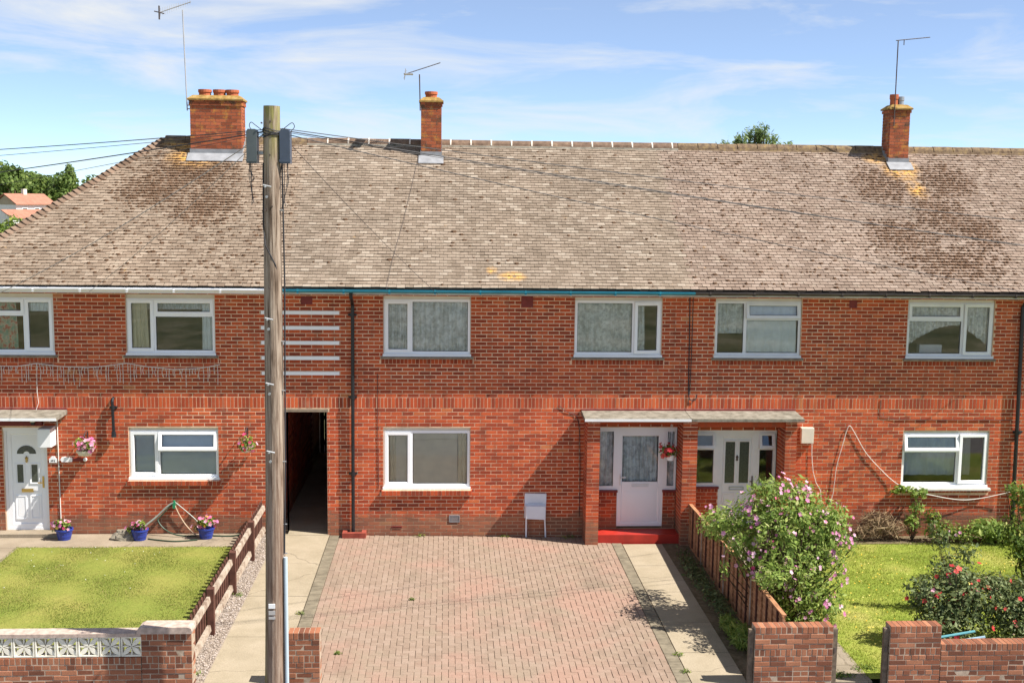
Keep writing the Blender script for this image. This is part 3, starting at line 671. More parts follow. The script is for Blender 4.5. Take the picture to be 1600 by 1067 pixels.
def chimney(house, x0, x1, y0, y1, ztop, pots, label_front=True):
    zb = EZ+(y0-EY)*TAN-.1; core = MB().box(x0+.008, x1-.008, y0+.008, y1-.008, zb, ztop-.01).build('chimney', M['old_mortar'], house)
    z = zb+.05; k = 0; hb = .0735
    while z < ztop-.02:
        h = min(hb, ztop-z)-.010
        proj = .022 if z > ztop-.16 else 0.0
        def run(a0, a1, fn, off):
            L_ = a1-a0; nb = max(1, round(L_/.2286)); p_ = L_/nb; s = a0-(p_/2 if off else 0)
            while s < a1-.02:
                a, b = max(s, a0), min(s+p_, a1)
                if b-a > .03: fn(a, b)
                s += p_
        def front(a, b):
            MB().box(a+.005, b-.005, y0-proj, y0+.05, z, z+h, rnd_tint()).build('brick', M['chim_brick'], core)
        run(x0-proj, x1+proj, front, k % 2)
        sides = MB()
        run(y0+.052, y1-.052, lambda a, b: sides.box(x0-proj, x0+.05, a+.005, b-.005, z, z+h, rnd_tint()).box(x1-.05, x1+proj, a+.005, b-.005, z, z+h, rnd_tint()), k % 2)
        run(x0-proj, x1+proj, lambda a, b: sides.box(a+.005, b-.005, y1-.05, y1+proj, z, z+h, rnd_tint()), k % 2)
        sides.build('brick_course', M['chim_brick'], core)
        z += hb; k += 1
    m = MB(); e = .045
    m.hexa([(x0-e, y0-e, ztop), (x1+e, y0-e, ztop), (x1-.06, y0+.07, ztop+.085), (x0+.06, y0+.07, ztop+.085), (x0-e, y1+e, ztop), (x1+e, y1+e, ztop), (x1-.06, y1-.07, ztop+.085), (x0+.06, y1-.07, ztop+.085)])
    m.box(x0-e, x1+e, y0-e, y1+e, ztop-.035, ztop); m.build('flaunching', M['flaunch'], core)
    for i, (px, pr, ph, pm) in enumerate(pots):
        MB().lathe([(pr*1.05, 0), (pr, ph*.55), (pr*1.14, ph*.6), (pr*1.14, ph), (pr*.8, ph), (pr*.75, ph*.3)], (px, (y0+y1)/2, ztop+.06), 16).build('chimney_pot', M[pm], core, smooth=False)
    # lead apron and stepped side flashing
    f = MB(); zr = EZ+(y0-EY)*TAN
    f.hexa([(x0-.05, y0-.27, zr-.27*TAN+.055), (x1+.05, y0-.27, zr-.27*TAN+.055), (x1+.05, y0-.27, zr-.27*TAN+.065), (x0-.05, y0-.27, zr-.27*TAN+.065), (x0-.05, y0-.02, zr+.045), (x1+.05, y0-.02, zr+.045), (x1+.05, y0-.02, zr+.06), (x0-.05, y0-.02, zr+.06)])
    f.box(x0-.012, x1+.012, y0-.022, y0-.008, zr+.02, zr+.15); f.build('lead_apron', M['lead'], core)
    for sx, xx in ((-1, x0), (1, x1)):
        s = MB(); ny = 4
        for i in range(ny):
            ya = y0+(y1-y0)*i/ny; yb = y0+(y1-y0)*(i+1)/ny; zz = EZ+(ya-EY)*TAN
            s.box(min(xx, xx+sx*.012), max(xx, xx+sx*.012), ya, yb, zz-.05, zz+.17)
        s.build('step_flashing', M['lead'], core)
    return core
def gutter(house, x0, x1, mat, z=5.135, y=-.478, r=.056, clips=0.9):
    m = MB(); n_ = 9; q = 0
    pro = [(y+math.cos(math.pi+math.pi*i/(n_-1))*r, z+math.sin(math.pi+math.pi*i/(n_-1))*r) for i in range(n_)]
    pri = [(y+math.cos(math.pi+math.pi*i/(n_-1))*(r-.005), z+.003+math.sin(math.pi+math.pi*i/(n_-1))*(r-.005)) for i in range(n_)][::-1]
    loop = pro+pri; k = len(loop)
    for xx in (x0, x1): m.v += [(xx, a, b) for a, b in loop]
    for i in range(k): j = (i+1) % k; m.f.append((i, k+i, k+j, j)); m.t.append(.5)
    g_ = m.build('gutter', mat, house)
    x = x0+.3
    while x < x1:
        c = MB(); c.box(x-.018, x+.018, y-r-.006, y-r+.012, z-.03, z+.014); c.box(x-.018, x+.018, y-r, y+r+.06, z-r-.012, z-r+.004); c.build('gutter_clip', mat, g_); x += clips
    return g_
def shell(name, label, x0, x1, holes, tilemat, hip=False):
    h = empty(name, ((x0+x1)/2, 0, 0)); h.location = (0, 0, 0); tag(h, label, 'house', 'houses of the brick terrace')
    wall = wall_core(x0, x1, -.25, 5.10, holes).build('wall', M['mortar'], h)
    return h, wall
def carcass(h, x0, x1, side_l=False, side_r=False, yb=8.2, z0=-.2):
    m = MB(); m.box(x0, x1, yb-.25, yb, z0, 5.1)
    if side_l: m.box(x0, x0+.25, .27, yb-.25, z0, 5.1)
    if side_r: m.box(x1-.25, x1, .27, yb-.25, z0, 5.1)
    m.build('outer_wall', M['brick'], h)
    f = MB(); f.box(x0+.02, x1-.02, .27, yb-.25, 2.5, 2.66); f.box(x0+.02, x1-.02, .27, yb-.25, 5.02, 5.06); f.box(x0+.02, x1-.02, 3.3, 3.4, z0, 2.5); f.box(x0+.02, x1-.02, 3.3, 3.4, 2.66, 5.02)
    f.box(x0+.02, x1-.02, .27, yb-.25, -.04, .0)
    f.build('interior_floor', M['dark'], h)

XL, XM, XR, XE = -9.75, -3.27, 4.965, 17.6
H_L = [(-9.60, -7.846, 3.75, 4.985), (-6.426, -4.671, 3.75, 4.985), (-6.441, -4.651, 1.195, 2.272), (-8.942, -8.074, .14, 2.27), ]
H_C = [(-1.296, .471, 3.75, 4.985), (2.602, 4.401, 3.75, 4.985), (-1.301, .479, .985, 2.277), (3.10, 4.927, .13, 2.285)]
H_R = [(5.51, 7.31, 3.75, 4.985), (9.551, 11.396, 3.75, 4.985), (9.592, 11.451, 1.0, 2.218), (5.10, 6.996, .13, 2.225)]
PASS = (-3.45, -2.45, -.3, 2.62)
# split the passage opening between the two houses at x = XM
holes_c = H_C+[(XM-1, PASS[1], -.3, 2.62)]; holes_l = H_L+[(PASS[0], XM+1, -.3, 2.62)]
hl, wl = shell('terraced_house', 'brick house with hipped roof and three-pot chimney, white door, left of the passage', XL, XM, [(-9.60, -7.846, 3.75, 4.985)]+H_L[1:]+[(PASS[0], XM, -.25, 2.62)], 'tile_l')
hc, wc = shell('terraced_house', 'middle brick house with teal gutter, white bars on wall and block driveway', XM, XR, H_C+[(XM, PASS[1], -.25, 2.62)], 'tile_c')
hr, wr = shell('terraced_house', 'brick house with slim mossy chimney behind pink-flowering shrub and open lawn', XR, XE, H_R, 'tile_r')
def extra(holes, lst):       # sills and lintel recesses where ordinary bricks are left out
    return holes+lst
hb_l = holes_l+[(-6.48, -4.61, 1.09, 1.195), (-6.49, -4.61, 3.60, 3.75), (-9.66, -7.78, 3.60, 3.75)]
hb_c = holes_c+[(-1.34, .52, .87, .985), (-1.36, .535, 3.60, 3.75), (2.54, 4.465, 3.60, 3.75), (-3.5, -2.4, 2.62, 2.66)]
hb_r = H_R+[(9.54, 11.5, .89, 1.0), (5.45, 7.37, 3.60, 3.75), (9.49, 11.46, 3.60, 3.75)]
bricks_to(wl, brick_list(XL, XM, hb_l, -.15, 5.03), 300, lambda b: b[0] < -8.9)
bricks_to(wc, brick_list(XM, XR, hb_c, -.15, 5.03), 300)
bricks_to(wr, brick_list(XR, XE, hb_r, -.15, 5.03), 300, lambda b: b[1] > 12.0)
carcass(hl, XL, -3.70, side_l=True, side_r=True); carcass(hc, -2.20, XR, side_l=True); carcass(hr, XR, XE, side_r=True)
MB().box(-3.70, -3.20, 7.95, 8.2, 2.7, 5.1).build('outer_wall', M['brick'], hc); MB().box(-3.20, -2.20, 7.95, 8.2, 2.7, 5.1).build('outer_wall', M['brick'], hc)
# passage: side walls and ceiling running right through the terrace
pb = MB()
for k in range(12):
    for z_ in range(34):
        a = .27+k*.46+(z_ % 2)*.115*2; pb.box(-3.458, -3.452, a+.006, a+.452, -.1+z_*.08, -.1+z_*.08+.07, rnd_tint())
MB().box(-3.70, -3.456, .265, 8.2, -.2, 2.62).build('passage_wall', M['mortar'], hl); pb.build('passage_brickwork', M['brick'], hl, kind='stuff')
MB().box(-2.45, -2.20, .265, 8.2, -.2, 2.62).build('passage_wall', M['brick'], hc)
MB().box(-3.70, -2.20, .265, 8.2, 2.62, 2.70).build('passage_ceiling', M['oldwhite'], hc)
MB().box(-3.45, -2.42, -.003, .30, 2.60, 2.662).build('passage_lintel', M['sill'], hc)

# window brickwork
for hh, ws in ((hl, [(-6.426, -4.671), (-9.60, -7.846)]), (hc, [(-1.296, .471), (2.602, 4.401)]), (hr, [(5.51, 7.31), (9.551, 11.396)])):
    for a, b in ws:
        stone_sill(hh, a, b, 3.75, .045, .065); brick_sill(hh, a-.01, b+.01, 3.70, .10, .003, 'sill_course')
brick_sill(hl, -6.44, -4.65, 1.19, .10, .075); brick_sill(hc, -1.30, .48, .98, .11, .085); stone_sill(hr, 9.60, 11.45, .998, .05, .09, 'oldwhite'); brick_sill(hr, 9.60, 11.45, .945, .055, .02, 'sill_course')

# windows
def win_std(house, x0, x1, z0, z1, split, narrow_left, hopper_z, opened, mat='upvc', top=.03, casement_narrow=True, case_open=0.0, hop_open=0.0):
    e = .052+.004; f1 = z1-top; S_ = []
    nl = (x0+e, split-.032) if narrow_left else (split+.032, x1-e); big = (split+.032, x1-e) if narrow_left else (x0+e, split-.032); zb = z0+.05+.052; zt = f1-.052
    if casement_narrow: S_.append((nl[0], nl[1], zb, zt, 'case_left' if narrow_left else 'case_right', case_open))
    else: S_.append((nl[0], nl[1], zb, zt, 'fixed', 0))
    if hopper_z:
        S_.append((big[0], big[1], hopper_z-.03, hopper_z+.03, 'trans', 0)); S_.append((big[0], big[1], hopper_z+.03, zt, 'case_top', hop_open)); S_.append((big[0], big[1], zb, hopper_z-.03, 'fixed', 0))
    else: S_.append((big[0], big[1], zb, zt, 'fixed', 0))
    return window(house, x0, x1, z0, z1, split, S_, mat, topboard=top)
win_std(hl, -9.60, -7.846, 3.75, 4.985, -8.415, False, 4.56, 0, top=.09, hop_open=.0)
win_std(hl, -6.426, -4.671, 3.75, 4.985, -5.88, True, 4.56, 0, top=.09)
win_std(hc, -1.296, .471, 3.75, 4.985, -.74, True, 0, 0, top=.07)
win_std(hc, 2.602, 4.401, 3.75, 4.985, 3.82, False, 0, 0, top=.07, case_open=.10)
win_std(hr, 5.51, 7.31, 3.75, 4.985, 6.14, True, 4.56, 0, 'upvc2', top=.06, casement_narrow=False, hop_open=.20)
win_std(hr, 9.551, 11.396, 3.75, 4.985, 10.745, False, 4.56, 0, 'upvc2', top=.06, case_open=.04)
win_std(hl, -6.441, -4.651, 1.195, 2.272, -5.86, True, 1.80, 0, hop_open=.17, top=.06)
win_std(hc, -1.301, .479, .985, 2.277, -.735, True, 0, 0, top=.07)
win_std(hr, 9.592, 11.451, 1.0, 2.218, 10.80, False, 1.78, 0, top=.05, case_open=.06, hop_open=.19)

# curtains and blinds (behind the glass)
curtain(-1.26, -.78, 3.82, 4.93, 'net', 'net curtain in the narrow casement above the driveway window', folds=6, seed=1)
curtain(-.72, .44, 3.82, 4.93, 'net', 'flower-patterned net curtain filling wide upper pane of middle house, nearer the black downpipe', folds=11, seed=2)
curtain(2.64, 3.80, 3.82, 4.93, 'net2', 'dense net curtain in wide upper pane above the red-step porch', folds=9, seed=3, amp=.016)
curtain(3.86, 4.05, 3.82, 4.93, 'net2', 'small gathered net curtain in open casement above the red-step porch', folds=3, seed=4)
curtain(-6.39, -6.02, 3.82, 4.82, 'cloth_cream', 'cream curtain drawn aside in narrow upper casement of left house', folds=4, name='curtain', seed=5)
curtain(-4.95, -4.70, 3.82, 4.82, 'cloth_grey', 'pale curtain at right edge of left house upper window with white card', folds=3, name='curtain', seed=6)
curtain(-9.2, -8.6, 3.82, 4.82, 'cloth_floral', 'red floral curtain in upper window at left edge of photo', folds=5, name='curtain', seed=7)
curtain(-8.38, -7.89, 4.62, 4.86, 'cloth_grey', 'short pale pelmet curtain in the casement over left house door', folds=6, name='curtain', seed=8)
curtain(-6.39, -4.70, 4.66, 4.86, 'cloth_grey', 'short pale pelmet curtain across the top of left house upper window', folds=16, name='curtain', seed=9, y=.26)
curtain(5.55, 6.10, 4.25, 4.90, 'net2', 'half-drawn net curtain in narrow upper pane right of the black wall cables', folds=5, seed=10)
curtain(6.18, 7.22, 3.82, 4.88, 'cloth_grey', 'pale blue-green curtain behind open top light of right house', folds=5, name='curtain', seed=11, amp=.02)
curtain(9.60, 10.70, 4.0, 4.90, 'net2', 'arched frilly net curtain in wide upper pane at far right', folds=12, seed=12, arch=lambda u: 4.02+.42*math.sin(min(u, 1.0)*1.75))
curtain(10.80, 11.34, 4.0, 4.90, 'net2', 'tapering frilly net curtain in far right upper casement', folds=6, seed=13, arch=lambda u: 4.40-.38*u)
curtain(9.64, 11.40, 1.09, 2.14, 'cloth_grey', 'dim pale curtain behind far right ground floor window', folds=7, name='curtain', seed=14, y=.75)
curtain(-1.24, -1.05, 1.07, 2.18, 'cloth_cream', 'cream side curtain in narrow ground floor casement over the drain surround', folds=3, name='curtain', seed=15)
curtain(.22, .44, 1.07, 2.18, 'cloth_cream', 'cream side curtain at right of driveway ground floor window', folds=3, name='curtain', seed=16)
blind(-.70, .22, 1.07, 2.20, 'blind2', 'wide tan venetian blind in driveway ground floor window')
blind(-1.05, -.78, 1.07, 2.20, 'blind2', 'narrow tan venetian blind in casement of driveway ground floor window')
blind(-6.39, -4.70, 1.26, 2.22, 'blind', 'grey venetian blind in left house ground floor window')
tag(MB().box(-4.94, -4.82, .12, .125, 4.02, 4.20).build('window_card', M['upvc']), 'small white card standing in left house upper window', 'card')
tag(MB().box(9.98, 10.46, .35, .50, 3.80, 4.0).build('white_box', M['upvc2']), 'white box on sill inside far right upper window', 'box')

# roofs ----------------------------------------------------------------
def roof_obj(h, x0, x1, hip=False):
    m = MB(); B = 2*RY-EY
    if not hip:
        m.hexa([rp(x0, -.02, -.05), rp(x1, -.02, -.05), rp(x1, -.02, .0), rp(x0, -.02, .0), (x0, RY, RZ-.06), (x1, RY, RZ-.06), (x1, RY, RZ), (x0, RY, RZ)])
        m.hexa([(x1, B, EZ-.05), (x0, B, EZ-.05), (x0, B, EZ), (x1, B, EZ), (x1, RY, RZ-.06), (x0, RY, RZ-.06), (x0, RY, RZ), (x1, RY, RZ)])
    else:
        c0 = HIPX-HIPR
        m.poly([(c0, EY, EZ), (x1, EY, EZ), (x1, RY, RZ), (HIPX, RY, RZ)]); m.poly([(x1, B, EZ), (c0, B, EZ), (HIPX, RY, RZ), (x1, RY, RZ)]); m.poly([(c0, B, EZ), (c0, EY, EZ), (HIPX, RY, RZ)])
        m.poly([(c0, EY, EZ-.05), (c0, B, EZ-.05), (x1, B, EZ-.05), (x1, EY, EZ-.05)])
    return m.build('roof', M['underlay'], h)
rl_, rc_, rr_ = roof_obj(hl, -10, XM, True), roof_obj(hc, XM, XR), roof_obj(hr, XR, XE)
tiles_to(rl_, tile_list(-10.15, XM, True), M['tile_l'], .0045, 1.0)
tiles_to(rc_, tile_list(XM, XR), M['tile_c'], .0022, .7)
tiles_to(rr_, tile_list(XR, XE), M['tile_r'], .0045, 1.0)
moss_to(rl_, -10.1, XM, 2500, MOSS_L, True, 3); moss_to(rr_, XR, XE, 3600, MOSS_R, False, 4); moss_to(rc_, XM, XR, 160, [], False, 5)
# hip bonnets and the tiled end slope
nb = 47
for k in range(nb):
    v = (k+.2)/nb*RL; x = hip_x(v); vv = min(v+.19, RL); x2 = hip_x(vv)
    a = Vector(rp(x, v, .075)); b_ = Vector(rp(x2, vv, .02)); d = (b_-a); s1 = Vector((1, 0, 0)); s2 = Vector((0, 1, 0)); m = MB(); wd = .13; t = random.random()
    P_ = [a+s2*.0+Vector((wd, .02, -.035)), a+Vector((wd*.45, -.02, .012)), a+Vector((0, 0, .045)), a+Vector((-.05, wd*.45, .012)), a+Vector((-.06, wd, -.05))]
    Q_ = [p+d*.9+Vector((0, 0, -.012)) for p in P_]
    m.v = [tuple(p) for p in P_+Q_]+[tuple(p-Vector((0, 0, .022))) for p in P_]
    for i in range(4): m.f += [(i, i+1, 6+i, 5+i), (10+i, 11+i, i+1, i)]; m.t += [t, t]
    m.build('hip_tile', M['hip'], rl_)
et = MB()
for k in range(54):
    z_ = k/54; y0 = EY+(RY-EY)*z_; y1 = 2*RY-EY-(RY-EY)*z_; x = HIPX-HIPR*(1-z_); x2 = HIPX-HIPR*(1-z_-.03)
    zz = EZ+(RZ-EZ)*z_; z2 = EZ+(RZ-EZ)*min(z_+.03, 1)
    et.hexa([(x-.03, y1, zz+.01), (x-.03, y0, zz+.01), (x-.03, y0, zz+.035), (x-.03, y1, zz+.035), (x2, y1, z2), (x2, y0, z2), (x2, y0, z2+.012), (x2, y1, z2+.012)], random.random())
et.build('end_slope_tiles', M['tile_l'], rl_, kind='stuff')
ridge_run(rl_, HIPX+.02, XM, M['ridge_mossy'], white=False); ridge_run(rc_, XM, XR+.45, M['ridge']); ridge_run(rr_, XR+.45, XE, M['ridge_mossy'], white=False)
chimney(hl, -5.85, -4.69, 3.56, 4.06, 9.12, [(-5.55, .135, .16, 'pot'), (-5.22, .135, .16, 'pot'), (-4.93, .135, .16, 'pot')])
chimney(hc, -.63, -.16, 3.58, 4.08, 9.16, [(-.40, .13, .16, 'pot')])
chimney(hr, 10.34, 10.815, 3.58, 4.08, 9.17, [(10.50, .09, .27, 'pot'), (10.66, .075, .22, 'steel')])

# eaves: fascia, soffit, gutters
for h, a, b, fm, gm in ((hl, -10.15, XM+.02, 'upvc', M['upvc']), (hc, XM+.02, XR, 'oldwhite', M['teal']), (hr, XR, XE, 'oldwhite', M['brown_gutter'])):
    MB().box(a, b, -.385, -.36, 5.035, 5.15).build('fascia', M[fm], h); MB().box(a, b, -.36, -.002, 5.04, 5.055).build('soffit', M['cream'], h)
    gutter(h, a, b, gm)
MB().box(-10.15, XM+.02, -.405, -.36, 5.15, 5.16).build('eaves_shade_strip', M['black'], hl)  # black strip stands in for shade under the tiles and inside the gutter

# downpipes
def pipe(name, parent, pts, r, mat, collars=()):
    o = MB().tube(pts, r, 12).build(name, M[mat], parent, smooth=False)
    for z in collars:
        x, y = pts[-1][0], pts[-1][1]; MB().tube([(x, y, z-.035), (x, y, z+.035)], r*1.35, 12).build('collar', M[mat], o); MB().box(x-r*2.4, x+r*2.4, y+r*.3, -.001, z-.02, z+.02).build('bracket', M[mat], o)
    return o
pipe('downpipe', hc, [(-1.91, -.455, 5.08), (-1.91, -.44, 4.98), (-1.91, -.15, 4.86), (-1.91, -.065, 4.78), (-1.915, -.062, 2.8), (-1.92, -.062, .05)], .036, 'black', (4.60, 2.92, 1.33))
pipe('downpipe', hr, [(11.96, -.455, 5.08), (11.96, -.2, 4.98), (11.96, -.062, 4.86), (12.0, -.062, 2.6), (12.04, -.062, -.05)], .04, 'black', (4.6, 2.2))
pipe('overflow_pipe', hl, [(-6.72, .01, 2.875), (-6.72, -.06, 2.87), (-6.72, -.085, 2.82), (-6.71, -.085, 2.15)], .03, 'black', (2.70,))
MB().tube([(-6.71, -.085, 2.21), (-6.71, -.085, 2.10)], [.042, .05], 12).build('pipe_end', M['black'], hl)
# white decorative bars
for z in (4.632, 4.322, 4.02, 3.709, 3.397):
    MB().box(-3.75, -2.185, -.022, -.001, z-.035, z+.035).build('wall_bar', M['upvc'], hc)
# air bricks, vents and patches
def vent(h, x0, x1, z0, z1, mat):
    v_ = MB(); ring(v_, x0, x1, z0, z1, -.012, .002, .014); o = v_.build('air_vent', M[mat], h)
    k = 5
    for i in range(k):
        z = z0+.02+(z1-z0-.04)*(i+.5)/k; MB().box(x0+.012, x1-.012, -.008, .001, z-.006, z+.004).build('louvre', M[mat], o)
vent(hc, .055, .275, .285, .43, 'lead'); vent(hc, -1.13, -.92, .165, .205, 'redsill')
for x in (1.62, ): MB().box(x-.12, x+.12, -.006, .0, 4.77, 5.0).build('blocked_vent', M['redsill'], hc)
MB().box(8.30, 8.46, -.006, .0, 4.80, 4.96).build('blocked_vent', M['redsill'], hr)
MB().box(-2.95, -2.72, -.006, .0, 4.80, 4.96).build('blocked_vent', M['redsill'], hc)

# porches ---------------------------------------------------------------
def canopy(h, x0, x1, y=-.68, back_z=2.645):
    m = MB().hexa([(x0, y, 2.535), (x1, y, 2.535), (x1, y, 2.595), (x0, y, 2.595), (x0, -.001, 2.555), (x1, -.001, 2.555), (x1, -.001, back_z), (x0, -.001, back_z)])
    c = m.build('canopy', M['canopy'], h)
    MB().box(x0+.0, x1, -.035, .0-.001, back_z-.01, back_z+.03).build('flashing', M['redsill'], c)
    return c
def front_edge(c, x0, x1, mat, y=-.68): MB().box(x0-.004, x1+.004, y-.012, y-.001, 2.54, 2.592).build('edge_trim', M[mat], c)
c1 = canopy(hc, 2.77, 4.925); front_edge(c1, 2.77, 4.925, 'upvc2'); c2 = canopy(hr, 4.935, 7.25); c3 = canopy(hl, -9.75, -7.64); front_edge(c3, -9.75, -7.64, 'upvc')
def wing(h, x0, x1, z1, y0=-.58):
    core = MB().box(x0+.003, x1-.003, y0+.003, -.001, -.15, z1).build('porch_wall', M['mortar'], h); k = 0; z = -.12
    while z < z1-.02:
        hh = min(CZ, z1-z)-.014; rows = MB()
        if k % 2: cuts = [x0, (x0+x1)/2, x1]
        else: cuts = [x0, x0+.10, x1] if (k//2) % 2 else [x0, x1]
        for a, b in zip(cuts, cuts[1:]): MB().box(a+(.004 if a > x0 else 0), b-(.004 if b < x1 else 0), y0, y0+.10, z, z+hh, rnd_tint()).build('brick', M['brick'], core)
        s = y0+.104; off = .115 if k % 2 else .22
        edges = [s, s+off, -.004] if k % 2 else [s, s+off, -.004]
        for a, b in zip(edges, edges[1:]): MB().box(x0, x1, a+.004, b-.004, z, z+hh, rnd_tint()).build('brick', M['brick'], core)
        z += CZ; k += 1
    return core
wing(hc, 2.835, 3.095, 2.535); wing(hc, 4.79, 5.09, 2.535); wing(hr, 6.90, 7.135, 2.535)
# centre door: frame, side lights, low brick panels, step
def panel_low(h, x0, x1, z0, z1, y=.03):
    core = MB().box(x0, x1, y+.006, y+.2, z0, z1).build('side_panel', M['mortar'], h); z = z0; k = 0
    while z < z1-.16:
        s = x0-(.115 if k % 2 else 0)
        while s < x1-.02:
            a, b = max(s, x0), min(s+.2286, x1)
            if b-a > .03: MB().box(a+.005, b-.005, y, y+.05, z+.005, z+CZ-.006, rnd_tint()).build('brick', M['brick'], core)
            s += .2286
        z += CZ; k += 1
    nn = max(2, round((x1-x0)/.077)); p_ = (x1-x0)/nn
    for i in range(nn): MB().box(x0+i*p_+.005, x0+(i+1)*p_-.005, y-.002, y+.05, z+.005, z1-.05, random.random()*.6).build('brick', M['brick'], core)
    MB().box(x0-.01, x1+.01, y-.035, y+.1, z1-.045, z1).build('sill_tile', M['redsill'], core)
panel_low(hc, 3.10, 3.555, .13, .95); panel_low(hc, 4.52, 4.79, .13, .95)
fr = MB(); Y = .05
fr.box(3.10, 4.79, Y, Y+.07, 2.19, 2.285); fr.box(3.10, 3.555, Y, Y+.07, .95, 1.03); fr.box(4.52, 4.79, Y, Y+.07, .95, 1.03)
fr.box(3.10, 3.15, Y, Y+.07, 1.03, 2.19); fr.box(3.47, 3.56, Y-.002, Y+.068, .17, 2.19); fr.box(4.515, 4.60, Y-.002, Y+.068, .17, 2.19); fr.box(4.745, 4.79, Y, Y+.07, 1.03, 2.19)
fr = fr.build('door_frame', M['upvc'], hc)
MB().box(3.15, 3.47, Y+.03, Y+.036, 1.03, 2.19).build('pane', M['glass'], fr); MB().box(4.60, 4.745, Y+.03, Y+.036, 1.03, 2.19).build('pane', M['glass'], fr)
d = MB(); bevring(d, 3.56, 4.515, .17, 2.19, Y+.005, Y+.06, .10, .015); d.box(3.66, 4.415, Y+.012, Y+.055, .27, .46-.10); d.box(3.66, 4.415, Y+.006, Y+.055, .98, 1.12)
d.box(3.66, 4.415, Y+.02, Y+.055, .34, .98); d.box(3.70, 4.375, Y+.012, Y+.03, .40, .92); d.box(3.74, 4.335, Y+.008, Y+.03, .44, .88)
d.box(3.56, 4.515, Y-.012, Y+.006, .175, .235)
dd = d.build('front_door', M['upvc'], hc); MB().box(3.66, 4.415, Y+.03, Y+.036, 1.12, 2.09).build('pane', M['glass'], dd)
lb = MB(); ring(lb, 3.86, 4.22, 1.015, 1.085, Y-.006, Y+.008, .012); lb.box(3.88, 4.20, Y-.001, Y+.004, 1.03, 1.07); lb.build('letterbox', M['upvc2'], dd)
MB().box(3.605, 3.635, Y-.012, Y+.006, 1.05, 1.30).box(3.615, 3.74, Y-.04, Y-.022, 1.21, 1.235).box(3.613, 3.63, Y-.04, Y-.0, 1.205, 1.24).build('door_handle', M['upvc2'], dd)
curtain(3.66, 4.415, 1.12, 2.09, 'net', 'gathered net curtain behind glazed white front door', folds=9, y=.16, seed=20)
curtain(3.16, 3.47, 1.03, 2.19, 'net', 'net curtain in side light left of the glazed white door', folds=3, y=.17, seed=21, amp=.03)
curtain(4.60, 4.745, 1.03, 2.19, 'net', 'net curtain in side light behind the red hanging flowers', folds=2, y=.17, seed=22)
MB().box(3.10, 4.80, -.44, .12, -.15, .125).build('door_step', M['redpaint'], hc)
# right hand door
panel_low(hr, 5.10, 5.69, .13, 1.02); panel_low(hr, 6.47, 6.90, .13, 1.02)
fr = MB(); fr.box(5.10, 6.90, Y, Y+.07, 2.15, 2.225)
for a, b in ((5.10, 5.15), (5.58, 5.70), (6.465, 6.55), (6.84, 6.90)): fr.box(a, b, Y-.002, Y+.068, .17 if a > 5.2 and b < 6.8 else 1.02, 2.15)
for a, b in ((5.15, 5.58), (6.55, 6.84)): fr.box(a, b, Y, Y+.07, 1.02, 1.09); fr.box(a, b, Y, Y+.07, 1.80, 1.86)
fr = fr.build('door_frame', M['upvc2'], hr)
for a, b in ((5.15, 5.58), (6.55, 6.84)):
    MB().box(a, b, Y+.03, Y+.036, 1.09, 1.80).build('pane', M['glass'], fr)
    s = MB(); bevring(s, a-.02, b+.02, 1.84, 2.165, Y-.02, Y+.04, .06); s = s.build('top_light', M['upvc2'], fr); p_ = MB().box(a+.03, b-.03, Y, Y+.006, 1.89, 2.115).build('pane', M['glass'], fr)
    if a > 6 or True:
        for q in (s, p_): hinge(q, 'top', a, b, 1.85, 2.15, Y, .20 if a > 6 else .17)
d = MB(); bevring(d, 5.70, 6.465, .17, 2.15, Y+.005, Y+.06, .085, .014); d.box(5.78, 6.385, Y+.022, Y+.055, .25, 2.07)
for a, b in ((5.83, 6.03), (6.13, 6.33)): bevring(d, a-.03, b+.03, 1.06, 2.0, Y+.006, Y+.03, .03, .008); bevring(d, a-.03, b+.03, .30, .88, Y+.010, Y+.03, .03, .008)
dd = d.build('front_door', M['upvc2'], hr)
for a, b in ((5.83, 6.03), (6.13, 6.33)): MB().box(a, b, Y+.014, Y+.021, 1.09, 1.97).build('pane', M['frosted'], dd)
lb = MB(); ring(lb, 5.93, 6.24, .94, 1.01, Y+.0, Y+.024, .012); lb.build('letterbox', M['steel'], dd)
MB().lathe([(.0, -.06), (.03, -.04), (.02, 0), (.035, .03), (.0, .07)], (6.08, Y+.01, 1.62), 8).build('knocker', M['rust'], dd)
MB().box(6.40, 6.425, Y-.01, Y+.006, 1.02, 1.24).box(6.36, 6.425, Y-.03, Y-.015, 1.12, 1.14).build('door_handle', M['rust'], dd)
MB().box(5.10, 6.89, -.35, .12, -.15, .12).build('door_step', M['conc2'], hr)
# left door
fr = MB(); ring(fr, -8.94, -8.076, .14, 2.27, .05, .12, .055); fr.box(-8.97, -8.05, .03, .05, 2.20, 2.30); fr = fr.build('door_frame', M['upvc'], hl)
X0, X1 = -8.88, -8.135; d = MB(); bevring(d, X0, X1, .19, 2.21, .055, .11, .09, .015); d.box(X0+.08, X1-.08, .075, .105, .27, 2.13)
for a, b in ((-8.72, -8.57), (-8.43, -8.28)): bevring(d, a-.035, b+.035, .36, .86, .060, .08, .035, .01); d.box(a+.01, b-.01, .066, .08, .41, .81); bevring(d, a-.025, b+.025, 1.10, 1.52, .062, .08, .025, .008)
dd = d.build('front_door', M['upvc'], hl)
for a, b in ((-8.70, -8.585), (-8.415, -8.30)): MB().box(a, b, .068, .074, 1.125, 1.495).build('pane', M['frosted'], dd)
cxx = -8.505; pts = [(cxx+.19*math.cos(a), 1.72+.17*math.sin(a)) for a in np.linspace(0, math.pi, 13)]+[(cxx+.06*math.cos(a), 1.72+.05*math.sin(a)) for a in np.linspace(math.pi, 0, 6)]
m = MB()
for i in range(12):
    pass
inner = [(cxx+.06*math.cos(a), 1.72+.05*math.sin(a)) for a in np.linspace(0, math.pi, 13)]; outer = pts[:13]
